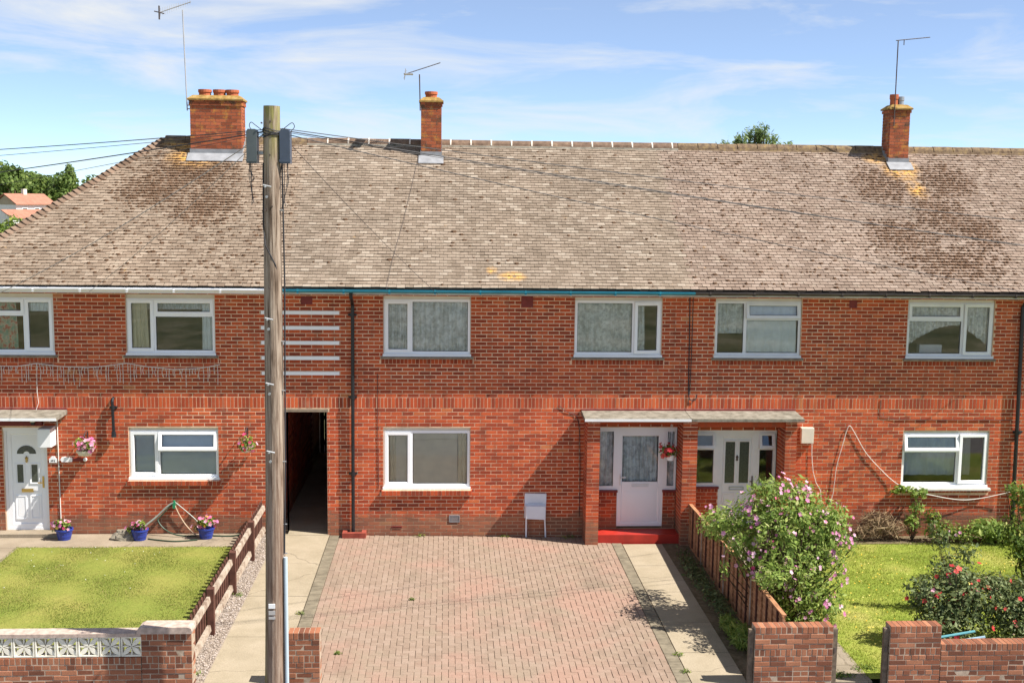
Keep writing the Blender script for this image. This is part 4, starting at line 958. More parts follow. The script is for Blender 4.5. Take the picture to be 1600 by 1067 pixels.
for i in range(12):
    q = [outer[i], outer[i+1], inner[i+1], inner[i]]; m.hexa([(q[3][0], .066, q[3][1]), (q[0][0], .066, q[0][1]), (q[1][0], .066, q[1][1]), (q[2][0], .066, q[2][1]), (q[3][0], .074, q[3][1]), (q[0][0], .074, q[0][1]), (q[1][0], .074, q[1][1]), (q[2][0], .074, q[2][1])])
m.build('fan_pane', M['frosted'], dd)
MB().box(-8.62, -8.39, .045, .06, .93, 1.0).build('letterbox', M['brass'], dd); MB().lathe([(0, -.07), (.03, -.03), (.02, 0), (.035, .03), (.0, .08)], (-8.505, .06, 1.60), 8).build('knocker', M['brass'], dd)
MB().box(-8.20, -8.165, .04, .058, 1.02, 1.26).box(-8.28, -8.17, .01, .03, 1.12, 1.14).build('door_handle', M['brass'], dd)
MB().box(-9.75, -7.83, -.28, .10, -.1, .145).build('door_step', M['conc2'], hl)
MB().box(-9.75, -8.13, -.10, -.001, 2.33, 2.535).build('canopy_beam', M['redsill'], hl)
MB().box(2.80, 4.79, -.55, -.53, 2.46, 2.535).build('canopy_beam', M['brick'], hc); MB().box(5.09, 6.90, -.55, -.53, 2.40, 2.535).build('canopy_beam', M['brick'], hr)
def sm(pts, n=6):
    P_ = [Vector(p) for p in pts]; out = []
    for i in range(len(P_)-1):
        p0, p1, p2, p3 = P_[max(i-1, 0)], P_[i], P_[i+1], P_[min(i+2, len(P_)-1)]
        for k in range(n):
            t = k/n; out.append(.5*((2*p1)+(p2-p0)*t+(2*p0-5*p1+4*p2-p3)*t*t+(3*p1-p0-3*p2+p3)*t**3))
    out.append(P_[-1]); return out
# ------------------------------------------------------------------ aerials on the chimneys
def aerial(loc_label, mast, boom0, boom1, n_el, el_len, mat, vertical=True, reflector=None, stay=None):
    r = empty('tv_aerial', mast[0]); tag(r, loc_label, 'aerial'); o0 = Vector(mast[0])
    L_ = lambda p: Vector(p)-o0
    MB().tube([L_(mast[0]), L_(mast[1])], .014, 8).build('mast', M[mat], r)
    b0, b1 = L_(boom0), L_(boom1); MB().tube([b0, b1], .010, 6).build('boom', M[mat], r)
    for i in range(n_el):
        p = b0+(b1-b0)*((i+.6)/n_el); l = el_len*(1-.4*i/max(1, n_el)); d = Vector((0, 0, l)) if vertical else Vector((0, l, l*.1))
        MB().tube([p-d, p+d], .0045, 5).build('element', M['alu'], r)
    if reflector == 'cross':
        p = b0; MB().box(p.x-.014, p.x+.014, p.y-.02, p.y+.02, p.z-.15, p.z+.15).build('reflector', M['rust'], r); MB().tube([p+Vector((-.11, 0, .03)), p+Vector((.11, 0, -.02))], .012, 6).build('dipole', M['rust'], r)
    if reflector == 'panel':
        p = b0
        for k in range(7): MB().tube([p+Vector((-.02+.02*k*.3, -.22, -.10+.033*k)), p+Vector((-.02+.02*k*.3, .22, -.10+.033*k))], .007, 5).build('reflector_rod', M['alu'], r)
        MB().box(p.x-.03, p.x+.18, p.y-.10, p.y+.10, p.z-.012, p.z+.012).build('reflector_plate', M['alu'], r)
    if stay:
        for a, b in stay: MB().tube([L_(a), L_(b)], .010, 6).build('bracket', M['rust'], r)
    return r
aerial('tall pale aerial on thin mast beside three-pot chimney', [(-5.945, 3.75, 8.86), (-6.0, 3.75, 11.09)], (-6.52, 3.75, 11.02), (-5.81, 3.75, 11.27), 14, .09, 'alu', True, 'cross', [((-5.945, 3.75, 8.98), (-5.84, 3.75, 8.98)), ((-5.945, 3.75, 8.90), (-5.84, 3.75, 8.90))])
aerial('short bent aerial with slatted reflector on the middle chimney', [(-.645, 3.56, 8.93), (-.665, 3.56, 9.74)], (-.99, 3.56, 9.74), (-.19, 3.56, 10.01), 12, .10, 'rust', False, 'panel', [((-.645, 3.56, 9.0), (-.60, 3.60, 9.0))])
aerial('bare T-shaped aerial on the slim right-hand chimney', [(10.41, 3.53, 8.75), (10.41, 3.53, 10.70)], (10.36, 3.53, 10.70), (11.16, 3.53, 10.79), 10, .03, 'rust', False, None, [((10.41, 3.53, 8.95), (10.41, 3.58, 8.95)), ((10.55, 3.53, 10.60), (10.55, 3.53, 10.72))])
tag(MB().tube([rp(-.68, 4.85, .05), rp(-.80, 3.6, .05), rp(-.95, 2.2, .05), rp(-1.12, .9, .05), rp(-1.20, .02, .06), (-1.20, -.50, 5.16), (-1.20, -.40, 5.02)], .0035, 5).build('aerial_lead', M['rust']), 'thin aerial lead running down the tiles from the middle chimney', 'cable')

# ------------------------------------------------------------------ telegraph pole
PX_, PY_ = -2.32, -8.2
tp = empty('telegraph_pole', (PX_, PY_, -.12)); tag(tp, 'tall wooden telegraph pole with two junction boxes standing before the terrace', 'pole')
n = N('weathered_pole_wood', 0.9, 0.15); v = n.map((9, 9, .55)); f = n.noise(3.0, 6, 0.65, v, .3)
c = n.ramp(f, [(0.32, (0.075, 0.05, 0.034)), (0.46, (0.21, 0.155, 0.115)), (0.62, (0.37, 0.30, 0.235))])
sp_ = n.new('ShaderNodeSeparateXYZ'); n.l(n.P(), sp_.inputs[0])
gr = n.math('MULTIPLY', n.ramp(n.math('MULTIPLY', sp_.outputs['Z'], .1), [(0.72, 0.0), (0.795, .75)]), n.ramp(n.noise(7, 5, .6, n.map((2, 2, .5))), [(.4, .1), (.6, 1.)]))
c = n.mix(gr, c, (0.24, 0.235, 0.065)); rd = n.ramp(n.math('MULTIPLY', sp_.outputs['Z'], .1), [(0.25, 1.0), (0.45, 0.0)]); c = n.mix(n.math('MULTIPLY', rd, .35), c, (0.17, 0.085, 0.055))
lf = n.math('MULTIPLY', n.ramp(n.math('ADD', sp_.outputs['X'], 3.0), [(0.56, 1.0), (0.62, 0.0)]), n.ramp(n.noise(2.5, 4), [(.35, .3), (.6, .9)])); c = n.mix(lf, c, (0.185, 0.165, 0.05))
n.base(c); n.bump(n.noise(3.0, 6, .7, n.map((26, 26, .9))), .8, .01); M['pole'] = n.m
prof = []; nzs = 22
for i in range(nzs+1):
    u = i/nzs; prof.append(((0+.077*u+.012*math.sin(u*5), .01*math.sin(u*4), u*8.22), .140-.034*u))
prof[-1] = (prof[-1][0], .104)
MB().tube([p for p, r in prof], [r for p, r in prof], 20).build('post', M['pole'], tp, smooth=False)
for sx, mat, x in ((-1, 'greybox', -.185), (1, 'bluebox', .235)):
    b = MB(); w2 = .065; hh = .215; z0 = 7.71
    b.prism([(x-w2, z0-hh), (x+w2, z0-hh), (x+w2, z0+hh-.03), (x+w2-.02, z0+hh), (x-w2+.02, z0+hh), (x-w2, z0+hh-.03)], -.09, .10); bo = b.build('junction_box', M[mat], tp)
    MB().box(x-w2-.006, x+w2+.006, -.096, -.082, z0-hh+.02, z0-hh+.05).build('lid_band', M[mat], bo)
    MB().box(min(0, x), max(0, x), .02, .05, z0-.1, z0-.06).build('bracket', M['steel'], tp)
    for q in range(5):
        xx = x+random.uniform(-.05, .05); zz = z0-hh; l = random.uniform(.15, .5)
        MB().tube([(xx, -.02, zz+.02), (xx+random.uniform(-.02, .02), -.04, zz-l*.5), (xx-sx*random.uniform(0, .05), -.03, zz-l), (xx-sx*.02, -.05, zz-l*1.2)], .005, 5).build('loose_wire', M['cable'], tp)
MB().tube([(.19, -.03, 7.5), (.205, -.03, 6.0), (.185, -.04, 3.5), (.16, -.05, 2.35)], .011, 6).build('riser_cable', M['cable'], tp)
MB().tube([(.175, -.06, -.05), (.175, -.06, 2.30)], .027, 10).build('conduit', M['conduit'], tp)
MB().tube([(-.045, -.06, 7.5), (-.055, -.06, 6.7), (-.02, -.13, 6.45), (.10, -.10, 6.2), (.145, -.03, 5.9)], .009, 6).build('wrapped_cable', M['cable'], tp)
for z in (7.20, 5.50, 4.65, 3.75):
    s = MB(); s.tube([(-.02, -.13, z), (.0, -.19, z)], .014, 6); s.tube([(-.035, -.175, z+.02), (.07, -.175, z-.005)], .011, 6); s.build('step_bracket', M['steel'], tp); MB().tube([(.005, -.12, z-.13), (.005, -.15, z-.13)], .018, 8).build('bolt', M['steel'], tp)
for z in (5.2, 4.55, 3.6, 2.75, 2.35, 6.9): MB().tube([(.12, -.04, z), (.20, -.05, z)], .009, 6).build('nail', M['steel'], tp)
for (x, z) in ((-.05, 8.0), (.06, 8.02), (.05, 7.6), (-.02, 6.9), (.07, 6.95), (.02, 5.9)): MB().tube([(x, -.09, z), (x, -.125, z)], .012, 6).build('bolt', M['rust'], tp)
MB().box(-.045, .04, -.146, -.128, 1.62, 1.68).build('tag_plate', M['upvc2'], tp); MB().box(-.045, .04, -.146, -.128, 1.53, 1.585).build('tag_plate', M['alu'], tp); MB().box(-.045, .04, -.146, -.128, 1.47, 1.505).build('tag_plate', M['alu'], tp)
cl = MB()
for k in range(5):
    a = [(.125*math.cos(t)+.07, .125*math.sin(t), 7.92-.02*k+.02*math.sin(t*2+k)) for t in np.linspace(0, 6.283, 13)]; cl.tube(a, .007, 5, caps=False)
cl.build('cable_lashing', M['cable'], tp)
for sx in (-1, 1):
    MB().tube(sm([(.07+sx*.11, -.05, 7.9), (.07+sx*.20, -.08, 7.97), (.07+sx*.26, -.06, 8.01), (.07+sx*.285, -.04, 7.96), (.07+sx*.24, -.05, 7.90)], 4), .005, 5).build('cable_loop', M['cable'], tp)
PT = Vector((-2.25, -8.2, 7.80))
def cable(label, end, r=.007, sag=.12, mat='cable', dx=.12, dz=0.0):
    a = PT+Vector((math.copysign(abs(dx), end[0]-PT.x), 0, dz)); b = Vector(end); pts = []
    for i in range(17):
        u = i/16; p = a.lerp(b, u); p.z -= 4*sag*u*(1-u); pts.append(p)
    return tag(MB().tube(pts, r, 5).build('overhead_cable', M[mat]), label, 'cable', 'wires strung from the telegraph pole')
cable('upper long cable from the pole to the left edge', (-10.77, -5.56, 7.34), .006, .05)
cable('second long cable just under the topmost left one', (-11.1, -4.68, 7.21), .004, .05, dz=-.02)
cable('thick left cable passing low across the three-pot chimney', (-12.27, .2, 6.89), .008, .05, dz=-.03)
cable('thin left cable lowest over the hip, under the thick one', (-13.79, 4.2, 6.53), .004, .05, dz=-.05)
cable('pale grey wire sloping down to left house eaves', (-8.75, -.42, 5.0), .007, .10, 'greycable', dz=-.06)
cable('pale grey wire sloping over the left roof, nearer the pole', (-7.0, -.42, 5.06), .005, .08, 'greycable', dz=-.07)
cable('thick right cable crossing the middle roof to the right edge', (18.36, -1.06, 5.34), .0075, .10)
cable('upper thin right cable nearest the ridge', (17.88, -1.91, 6.06), .0058, .10, dz=.02)
cable('thin cable doubling the thick right one', (18.53, -.72, 5.44), .004, .14, dz=-.02)
cable('lowest right cable, sloping to far right eaves', (12.6, -.40, 5.06), .0062, .10, dz=-.04)
cable('thin short wire from pole down to middle house eaves', (-.2, -.42, 5.06), .004, .06, dz=-.06)

# ------------------------------------------------------------------ fittings on the walls
mb_ = empty('meter_box', (1.845, -.0, 0)); tag(mb_, 'white meter cabinet on two legs against shaded brick wall', 'meter box')
MB().prism([(-.225, .38), (.215, .36), (.225, .89), (-.225, .90)], -.05, -.004).build('back_panel', M['meter'], mb_)
b = MB(); b.hexa([(-.205, -.19, .40), (.20, -.19, .38), (.20, -.17, .655), (-.205, -.17, .66), (-.215, -.05, .40), (.21, -.05, .38), (.21, -.05, .68), (-.215, -.05, .68)]); b.build('hinged_box', M['meter'], mb_)
MB().box(-.205, -.172, -.06, -.025, -.05, .39).build('leg', M['meter'], mb_); MB().hexa([(.205, -.06, -.05), (.235, -.06, -.05), (.212, -.06, .37), (.182, -.06, .37), (.205, -.025, -.05), (.235, -.025, -.05), (.212, -.025, .37), (.182, -.025, .37)]).build('leg', M['meter'], mb_)
MB().box(-.15, .15, -.052, -.05, .70, .705).build('lid_groove', M['lead'], mb_)
bx_ = empty('cable_box', (7.51, 0, 2.13)); tag(bx_, 'cream plastic box on brick wall right of the porch', 'box')
MB().prism([(-.13, -.16), (.13, -.165), (.135, .165), (-.135, .17)], -.11, -.002).build('case', M['boxcream'], bx_); MB().box(-.125, .125, -.116, -.11, -.15, .155).build('lid', M['boxcream'], bx_)
def wire(label, pts, r, mat, name='wall_cable'): return tag(MB().tube(pts, r, 6).build(name, M[mat]), label, 'cable')
wire('white cable dropping from the cream box towards the shrub', [(7.63, -.03, 1.98), (7.64, -.03, 1.7), (7.68, -.04, 1.35), (7.75, -.04, 1.12), (7.85, -.05, .95), (7.9, -.05, .6)], .008, 'whitecable')
wire('white cable looped in a tall peak on right house wall, drooping under window', sm([(7.85, -.03, .3), (8.10, -.03, .75), (8.15, -.03, 1.10), (8.18, -.03, 1.45), (8.27, -.03, 1.85), (8.36, -.03, 2.22), (8.42, -.03, 2.33), (8.52, -.03, 2.2), (8.80, -.03, 1.75), (9.15, -.03, 1.38), (9.45, -.05, 1.12), (9.75, -.14, .97), (10.2, -.14, .87), (10.8, -.10, .76), (11.3, -.05, .77), (11.95, -.11, .93)]), .0075, 'whitecable')
wire('black wall cable hanging straight left of the party line', sm([(4.96, -.02, 5.0), (4.975, -.015, 4.2), (4.985, -.015, 3.4), (5.0, -.015, 2.95), (5.06, -.02, 2.86), (5.14, -.02, 2.88), (5.17, -.02, 2.98)]), .010, 'cable')
wire('thinner black wall cable just right of the party line', sm([(5.03, -.015, 5.0), (5.03, -.015, 4.1), (5.02, -.015, 3.2), (4.99, -.015, 2.75)]), .007, 'cable')
wire('thin dark wire down wall from soldier course by porch', sm([(2.30, -.012, 2.75), (2.45, -.012, 2.62), (2.70, -.012, 2.45), (2.76, -.012, 1.6), (2.77, -.012, .4)]), .006, 'cable')
wire('thin dark wire beside the driveway window', [(-1.42, -.010, 3.4), (-1.415, -.010, 2.2), (-1.40, -.010, 1.0)], .005, 'cable')
wire('dark wire stub under soldier course near far right window', [(9.06, -.010, 2.88), (9.06, -.010, 2.52), (9.4, -.010, 2.46), (11.9, -.010, 2.45)], .006, 'cable')
wire('white cable running down wall beside left house door', [(-7.845, -.012, 2.45), (-7.845, -.012, 1.5), (-7.84, -.012, .1)], .012, 'whitecable')
# left porch fittings
wb = empty('white_cabinet', (-8.0, 0, 2.1)); tag(wb, 'white box hung under left porch canopy beside the door', 'box')
MB().box(-.13, .12, -.34, -.30, -.16, .20).build('door', M['upvc'], wb); MB().box(-.13, .12, -.30, -.002, -.17, .21).build('case', M['upvc2'], wb)
pl = tag(MB().prism([(-8.03, 1.555), (-7.875, 1.555), (-7.875, 1.64), (-7.90, 1.645), (-7.925, 1.685), (-7.98, 1.685), (-8.005, 1.645), (-8.03, 1.64)], -.02, -.002).build('house_plaque', M['upvc']), 'small white scalloped plaque beside left house door', 'plaque')
for (x, z, w_, h_) in ((-7.985, 1.595, .012, .035), (-7.955, 1.60, .02, .03), (-7.92, 1.595, .012, .035)): MB().box(x-w_/2, x+w_/2, -.024, -.020, z-h_/2, z+h_/2).build('mark', M['cable'], pl)
wo = empty('wall_ornament', (-7.6, -.03, 1.62)); tag(wo, 'white oval plate with dark bar and white ball on wall under basket', 'ornament')  # wall ornament: oval plate, bar and ball
pts = [(-.11+.0, .05), ]
MB().prism([(-.20, 0), (-.18, .045), (-.12, .055), (.03, .035), (.04, 0), (.03, -.045), (-.12, -.05), (-.18, -.045)], -.012, .028).build('plate', M['upvc'], wo); MB().box(.03, .26, -.008, .02, -.035, .03).build('bar', M['redsill'], wo)
MB().lathe([(0, -.045), (.03, -.03), (.042, 0), (.03, .03), (0, .045)], (.29, 0, .0), 12).build('ball', M['upvc2'], wo, smooth=True)
fl = empty('floodlight', (-8.28, -.12, 2.43)); tag(fl, 'small white security light under left porch canopy', 'lamp'); MB().prism([(-.045, -.02), (.045, -.02), (.04, .05), (-.04, .05)], -.05, .0).build('lamp_head', M['boxcream'], fl); MB().box(-.03, .03, -.04, .0, -.07, -.025).build('sensor', M['black'], fl); MB().box(-.02, .02, .0, .02, -.02, .06).build('bracket', M['black'], fl)
# icicle lights
ic = empty('icicle_lights', (-6.8, -.01, 3.5)); tag(ic, 'white icicle light string along left house wall above the soldier course', 'lights')
Lx = [(-9.0, 3.53), (-8.6, 3.52), (-8.2, 3.58), (-7.7, 3.52), (-7.2, 3.50), (-6.9, 3.53), (-6.43, 3.59), (-6.0, 3.52), (-5.5, 3.47), (-5.0, 3.49), (-4.58, 3.57)]
MB().tube([Vector((x+6.8, -.015, z-3.5)) for x, z in Lx], .008, 5).build('lead', M['whitecable'], ic)
for i in range(64):
    x = -9.0+4.4*(i+.5)/64+random.uniform(-.02, .02)
    for (a, za), (b, zb) in zip(Lx, Lx[1:]):
        if a <= x <= b: z = za+(zb-za)*(x-a)/(b-a)
    l = random.choice([.12, .2, .28, .36, .16])*random.uniform(.8, 1.2); j = random.uniform(-.03, .03)
    MB().tube([Vector((x+6.8, -.015, z-3.5)), Vector((x+6.8+j, -.018, z-3.5-l*.5)), Vector((x+6.8+j*.3, -.016, z-3.5-l))], .0055, 4).build('drop', M['whitecable'], ic)
MB().tube([Vector((-8.2+6.8, -.015, .08)), Vector((-8.21+6.8, -.02, -.5)), Vector((-8.19+6.8, -.02, -.72)), Vector((-8.24+6.8, -.03, -.86))], .006, 5).build('supply_lead', M['whitecable'], ic)
# drain surround
M['redbrickpaint'] = plain('dull_red_masonry_paint', (0.27, 0.06, 0.04), .8, .2, var=.25)
ds = empty('drain_surround', (-1.89, 0, .03)); tag(ds, 'red-painted brick drain surround at foot of black downpipe', 'drain')
for (a, b, c, e) in ((-.24, .24, -.26, -.17), (-.24, -.15, -.17, -.01), (.15, .24, -.17, -.01)): MB().box(a, b, c, e, -.03, .10).build('brick', M['redbrickpaint'], ds)
MB().box(-.15, .15, -.17, -.01, -.03, .03).build('grate', M['black'], ds)
# bin in the passage, and a gate added to darken its far end
bn = empty('wheelie_bin', (-2.80, 6.3, .03)); tag(bn, 'black wheeled bin at the dark end of the passage', 'bin')
MB().hexa([(-.22, -.25, 0), (.22, -.25, 0), (.28, -.32, .95), (-.28, -.32, .95), (-.22, .22, 0), (.22, .22, 0), (.28, .34, .95), (-.28, .34, .95)]).build('body', M['black'], bn); MB().hexa([(-.30, -.36, .95), (.30, -.36, .95), (.27, -.30, 1.04), (-.27, -.30, 1.04), (-.30, .37, .95), (.30, .37, .95), (.27, .32, 1.07), (-.27, .32, 1.07)]).build('lid', M['black'], bn)
for s in (-1, 1): MB().tube([(s*.20, .26, .10), (s*.26, .26, .10)], .10, 14).build('wheel', M['black'], bn)
gt = empty('added_passage_gate', (-2.95, 7.7, 0)); tag(gt, 'added dark boarded gate that keeps far end of the passage dim', 'gate')
M['darkwood'] = plain('shade_gate_wood', (0.035, 0.024, 0.018), .85, .2, var=.4)  # near-black, puts the dark of the passage end into the boards
for k in range(8): MB().box(-.50+k*.125+.003, -.50+(k+1)*.125-.003, 0, .02, .03, 1.85).build('board', M['darkwood'], gt)
for z in (.3, 1.0, 1.65): MB().box(-.5, .5, .022, .06, z-.05, z+.05).build('rail', M['darkwood'], gt)

# ------------------------------------------------------------------ foliage tools
def leaf_mat(name, stops, rough=.6, trans=.25):
    n = N(name, rough, .3); c = n.ramp(n.tint(), stops); n.base(c)
    out = n.n['Material Output']; tl = n.new('ShaderNodeBsdfTranslucent'); n.l(c, tl.inputs[0]); ms = n.new('ShaderNodeMixShader'); ms.inputs[0].default_value = trans
    n.l(n.b.outputs[0], ms.inputs[1]); n.l(tl.outputs[0], ms.inputs[2]); n.l(ms.outputs[0], out.inputs['Surface']); return n.m
M['leaf'] = leaf_mat('shrub_leaf', [(0, (0.10, 0.17, 0.03)), (.5, (0.25, 0.345, 0.07)), (.85, (0.40, 0.46, 0.12)), (1, (0.52, 0.52, 0.22))], trans=.45)
M['leaf_dark'] = leaf_mat('dark_rose_leaf', [(0, (0.06, 0.085, 0.03)), (.5, (0.135, 0.175, 0.06)), (.85, (0.24, 0.26, 0.105)), (.95, (0.17, 0.12, 0.06)), (1, (0.22, 0.10, 0.06))])
M['leaf_yel'] = leaf_mat('yellow_green_leaf', [(0, (0.05, 0.10, 0.016)), (.5, (0.14, 0.21, 0.03)), (1, (0.33, 0.34, 0.06))])
M['leaf_tree'] = leaf_mat('tree_leaf', [(0, (0.05, 0.09, 0.018)), (.5, (0.115, 0.175, 0.035)), (1, (0.22, 0.27, 0.065))], trans=.35)
M['leaf_pale'] = leaf_mat('grey_green_tree_leaf', [(0, (0.11, 0.16, 0.05)), (.5, (0.19, 0.26, 0.085)), (1, (0.30, 0.36, 0.14))], trans=.4)
M['straw'] = leaf_mat('dead_straw', [(0, (0.14, 0.09, 0.05)), (.5, (0.26, 0.18, 0.10)), (1, (0.38, 0.29, 0.17))], .9, .1)
M['pink'] = leaf_mat('pink_petal', [(0, (0.50, 0.12, 0.30)), (.5, (0.66, 0.28, 0.46)), (1, (0.80, 0.52, 0.62))], .6, .3)
M['hotpink'] = leaf_mat('bright_pink_petal', [(0, (0.60, 0.05, 0.16)), (.5, (0.78, 0.20, 0.36)), (1, (0.85, 0.50, 0.60))], .6, .3)
M['red'] = leaf_mat('red_petal', [(0, (0.26, 0.008, 0.015)), (.5, (0.50, 0.02, 0.03)), (1, (0.66, 0.10, 0.07))], .6, .2)
M['yellow'] = leaf_mat('yellow_petal', [(0, (0.62, 0.36, 0.02)), (.5, (0.76, 0.55, 0.06)), (1, (0.80, 0.72, 0.30))], .6, .2)
M['bark'] = plain('brown_bark', (0.085, 0.058, 0.038), .95, .1, var=.4, sc=20)
def unit(v): return v/np.maximum(np.linalg.norm(v, axis=-1, keepdims=True), 1e-9)
def leaf_cloud(rng, clumps, n, size, asp=.42, up=.5, droop=0.0, shell_p=.45):
    C = np.array([c[0] for c in clumps], float); R = np.array([c[1] for c in clumps], float)
    wgt = (R.prod(1))**.75; idx = rng.choice(len(C), n, p=wgt/wgt.sum()); d = unit(rng.normal(size=(n, 3))); rr = rng.random(n)**shell_p
    pos = C[idx]+d*rr[:, None]*R[idx]*(1+rng.normal(0, .10, (n, 1)))
    nr = unit(d*.7+rng.normal(0, .6, (n, 3))+np.array([0, 0, up])); t = unit(np.cross(nr, rng.normal(size=(n, 3)))); t[:, 2] -= droop; t = unit(t); bn_ = unit(np.cross(nr, t))
    s = size*np.clip(rng.lognormal(-.08, .38, n), .35, 2.0)[:, None]
    V = np.stack([pos-t*s*.5, pos+bn_*s*asp*.5+t*s*.02, pos+t*s*.5, pos-bn_*s*asp*.5+t*s*.02], 1).reshape(-1, 3); F = np.arange(4*n).reshape(-1, 4)
    T = np.clip(rng.normal(.45, .22, n), 0, 1); return V, F, T, pos, d
def flower_mesh(rng, pos, nrm, size, petals=5):
    Vs, Fs, Ts = [], [], []; b = 0
    for p, nn in zip(pos, nrm):
        nn = nn/np.linalg.norm(nn); a = np.cross(nn, rng.normal(size=3)); a /= np.linalg.norm(a); c = np.cross(nn, a); s = size*rng.uniform(.7, 1.25); t = rng.random()
        for k in range(petals):
            an = 6.283*k/petals; dr_ = a*math.cos(an)+c*math.sin(an); sd = np.cross(nn, dr_)
            Vs += [p, p+dr_*s*.55+sd*s*.36+nn*s*.12, p+dr_*s*.95+nn*s*.2, p+dr_*s*.55-sd*s*.36+nn*s*.12]; Fs.append((b, b+1, b+2, b+3)); Ts.append(min(1, max(0, t+rng.normal(0, .12)))); b += 4
    return np.array(Vs), np.array(Fs), np.array(Ts)
def twigs(mb, rng, base, clumps, r0, n=3):
    for c, R in clumps:
        a = Vector(base); e = Vector(c)
        for q in range(n):
            e2 = e+Vector(rng.normal(0, .35, 3))*R[0]; m_ = a.lerp(e2, .5)+Vector(rng.normal(0, .06, 3)); m_.z -= .03; mb.tube([a+Vector((rng.normal(0, .03), rng.normal(0, .03), 0)), m_, e2], [r0, r0*.6, r0*.2], 5)
def shrub(name, label, base, clumps, nleaf, size, mat, flowers=None, cat='shrub', seed=1, asp=.42, r0=.018, up=.5, group=None, droop=0., shell_p=.45):
    rng = np.random.default_rng(seed); r = empty(name, base); tag(r, label, cat, group); B = np.array(base, float)
    tw = MB(); loc = [((np.array(c)-B), R) for c, R in clumps]; twigs(tw, rng, (0, 0, -.03), loc, r0); tw.build('stems', M['bark'], r)
    V, F, T, pos, d = leaf_cloud(rng, loc, nleaf, size, asp, up, droop, shell_p); raw_obj('foliage', V, F, T, M[mat], r)
    for fi, (fm, nf, fs) in enumerate(flowers or []):
        sel = rng.choice(np.where((np.einsum('ij,j->i', d, np.array([.2, -.75, .6])) > .0))[0], nf, replace=False)
        dd_ = d[sel]; fp = pos[sel]+dd_*size*.8
        if nf > 60:
            ncl = nf//4; pick = rng.integers(0, ncl, nf); dd_ = d[sel][:ncl][pick]; fp = (pos[sel]+d[sel]*size*.8)[:ncl][pick]+rng.normal(0, .055, (nf, 3))
        nr = unit(dd_+np.array([0, -.6, .5])); V2, F2, T2 = flower_mesh(rng, fp, nr, fs); raw_obj('blossom', V2, F2, T2, M[fm], r)
    return r
def ell(x, y, z, a, b=None, c=None): return ((x, y, z), (a, b or a, c or a))

# ------------------------------------------------------------------ pots and baskets
M['bluepot'] = plain('blue_glazed_pot', (0.022, 0.045, 0.27), .35, .5, var=.2)
def pot_plant(label, x, y, z, r=.165, h=.22, seed=1, fm=('hotpink', 'pink', 'yellow')):
    p = empty('flower_pot', (x, y, z)); tag(p, label, 'flower pot', 'blue pots of flowers along the left house wall')
    MB().lathe([(r*.72, 0), (r*.80, h*.3), (r*.84, h*.32), (r*.88, h*.6), (r*.92, h*.62), (r*.97, h*.85), (r*1.06, h*.86), (r*1.06, h), (r*.93, h), (r*.9, h*.85)], n=20).build('pot', M['bluepot'], p)
    rng = np.random.default_rng(seed); cl_ = [ell(rng.uniform(-.10, .10), rng.uniform(-.08, .08), h+.07+rng.uniform(-.02, .06), .11, .10, .08) for _ in range(5)]+[ell(-.17, -.05, h-.01, .07)]
    V, F, T, pos, d = leaf_cloud(rng, cl_, 420, .06, .5); raw_obj('foliage', V, F, T, M['leaf_yel'], p)
    for m_, nf in zip(fm, (20, 14, 6)):
        s = rng.choice(420, nf, replace=False); V, F, T = flower_mesh(rng, pos[s]+d[s]*.04, unit(d[s]+np.array([0, -.7, .5])), .042); raw_obj('blossom', V, F, T, M[m_], p)
pot_plant('blue pot of pink and yellow flowers beside left house doorstep', -7.66, -.38, zg(-7), seed=11)
pot_plant('blue pot of pink flowers in front of the grey rock', -6.16, -.42, zg(-6), seed=12, fm=('hotpink', 'pink', 'pink'))
pot_plant('blue pot of pink and pale green flowers nearest the picket fence', -4.86, -.33, zg(-5), seed=13)
rk = np.random.default_rng(5); m = MB(); nA, nB = 12, 7
for j in range(nB+1):
    for i in range(nA):
        a = 6.283*i/nA; t_ = math.pi*j/nB*.62; rr = 1+.16*math.sin(i*2.1+j)+.10*rk.normal(); m.v.append((-6.50+.30*math.sin(t_)*math.cos(a)*rr+.06, -.36+.17*math.sin(t_)*math.sin(a)*rr, .05+.20*math.cos(t_)*(1+.1*rk.normal())+.02))
for j in range(nB):
    for i in range(nA): m.f.append((j*nA+i, j*nA+(i+1) % nA, (j+1)*nA+(i+1) % nA, (j+1)*nA+i)); m.t.append(.5)
tag(m.build('rock', plain('grey_rock', (0.25, 0.22, 0.17), .95, .1, var=.5, sc=12), smooth=False), 'rough grey rock on concrete beside a blue pot', 'rock')
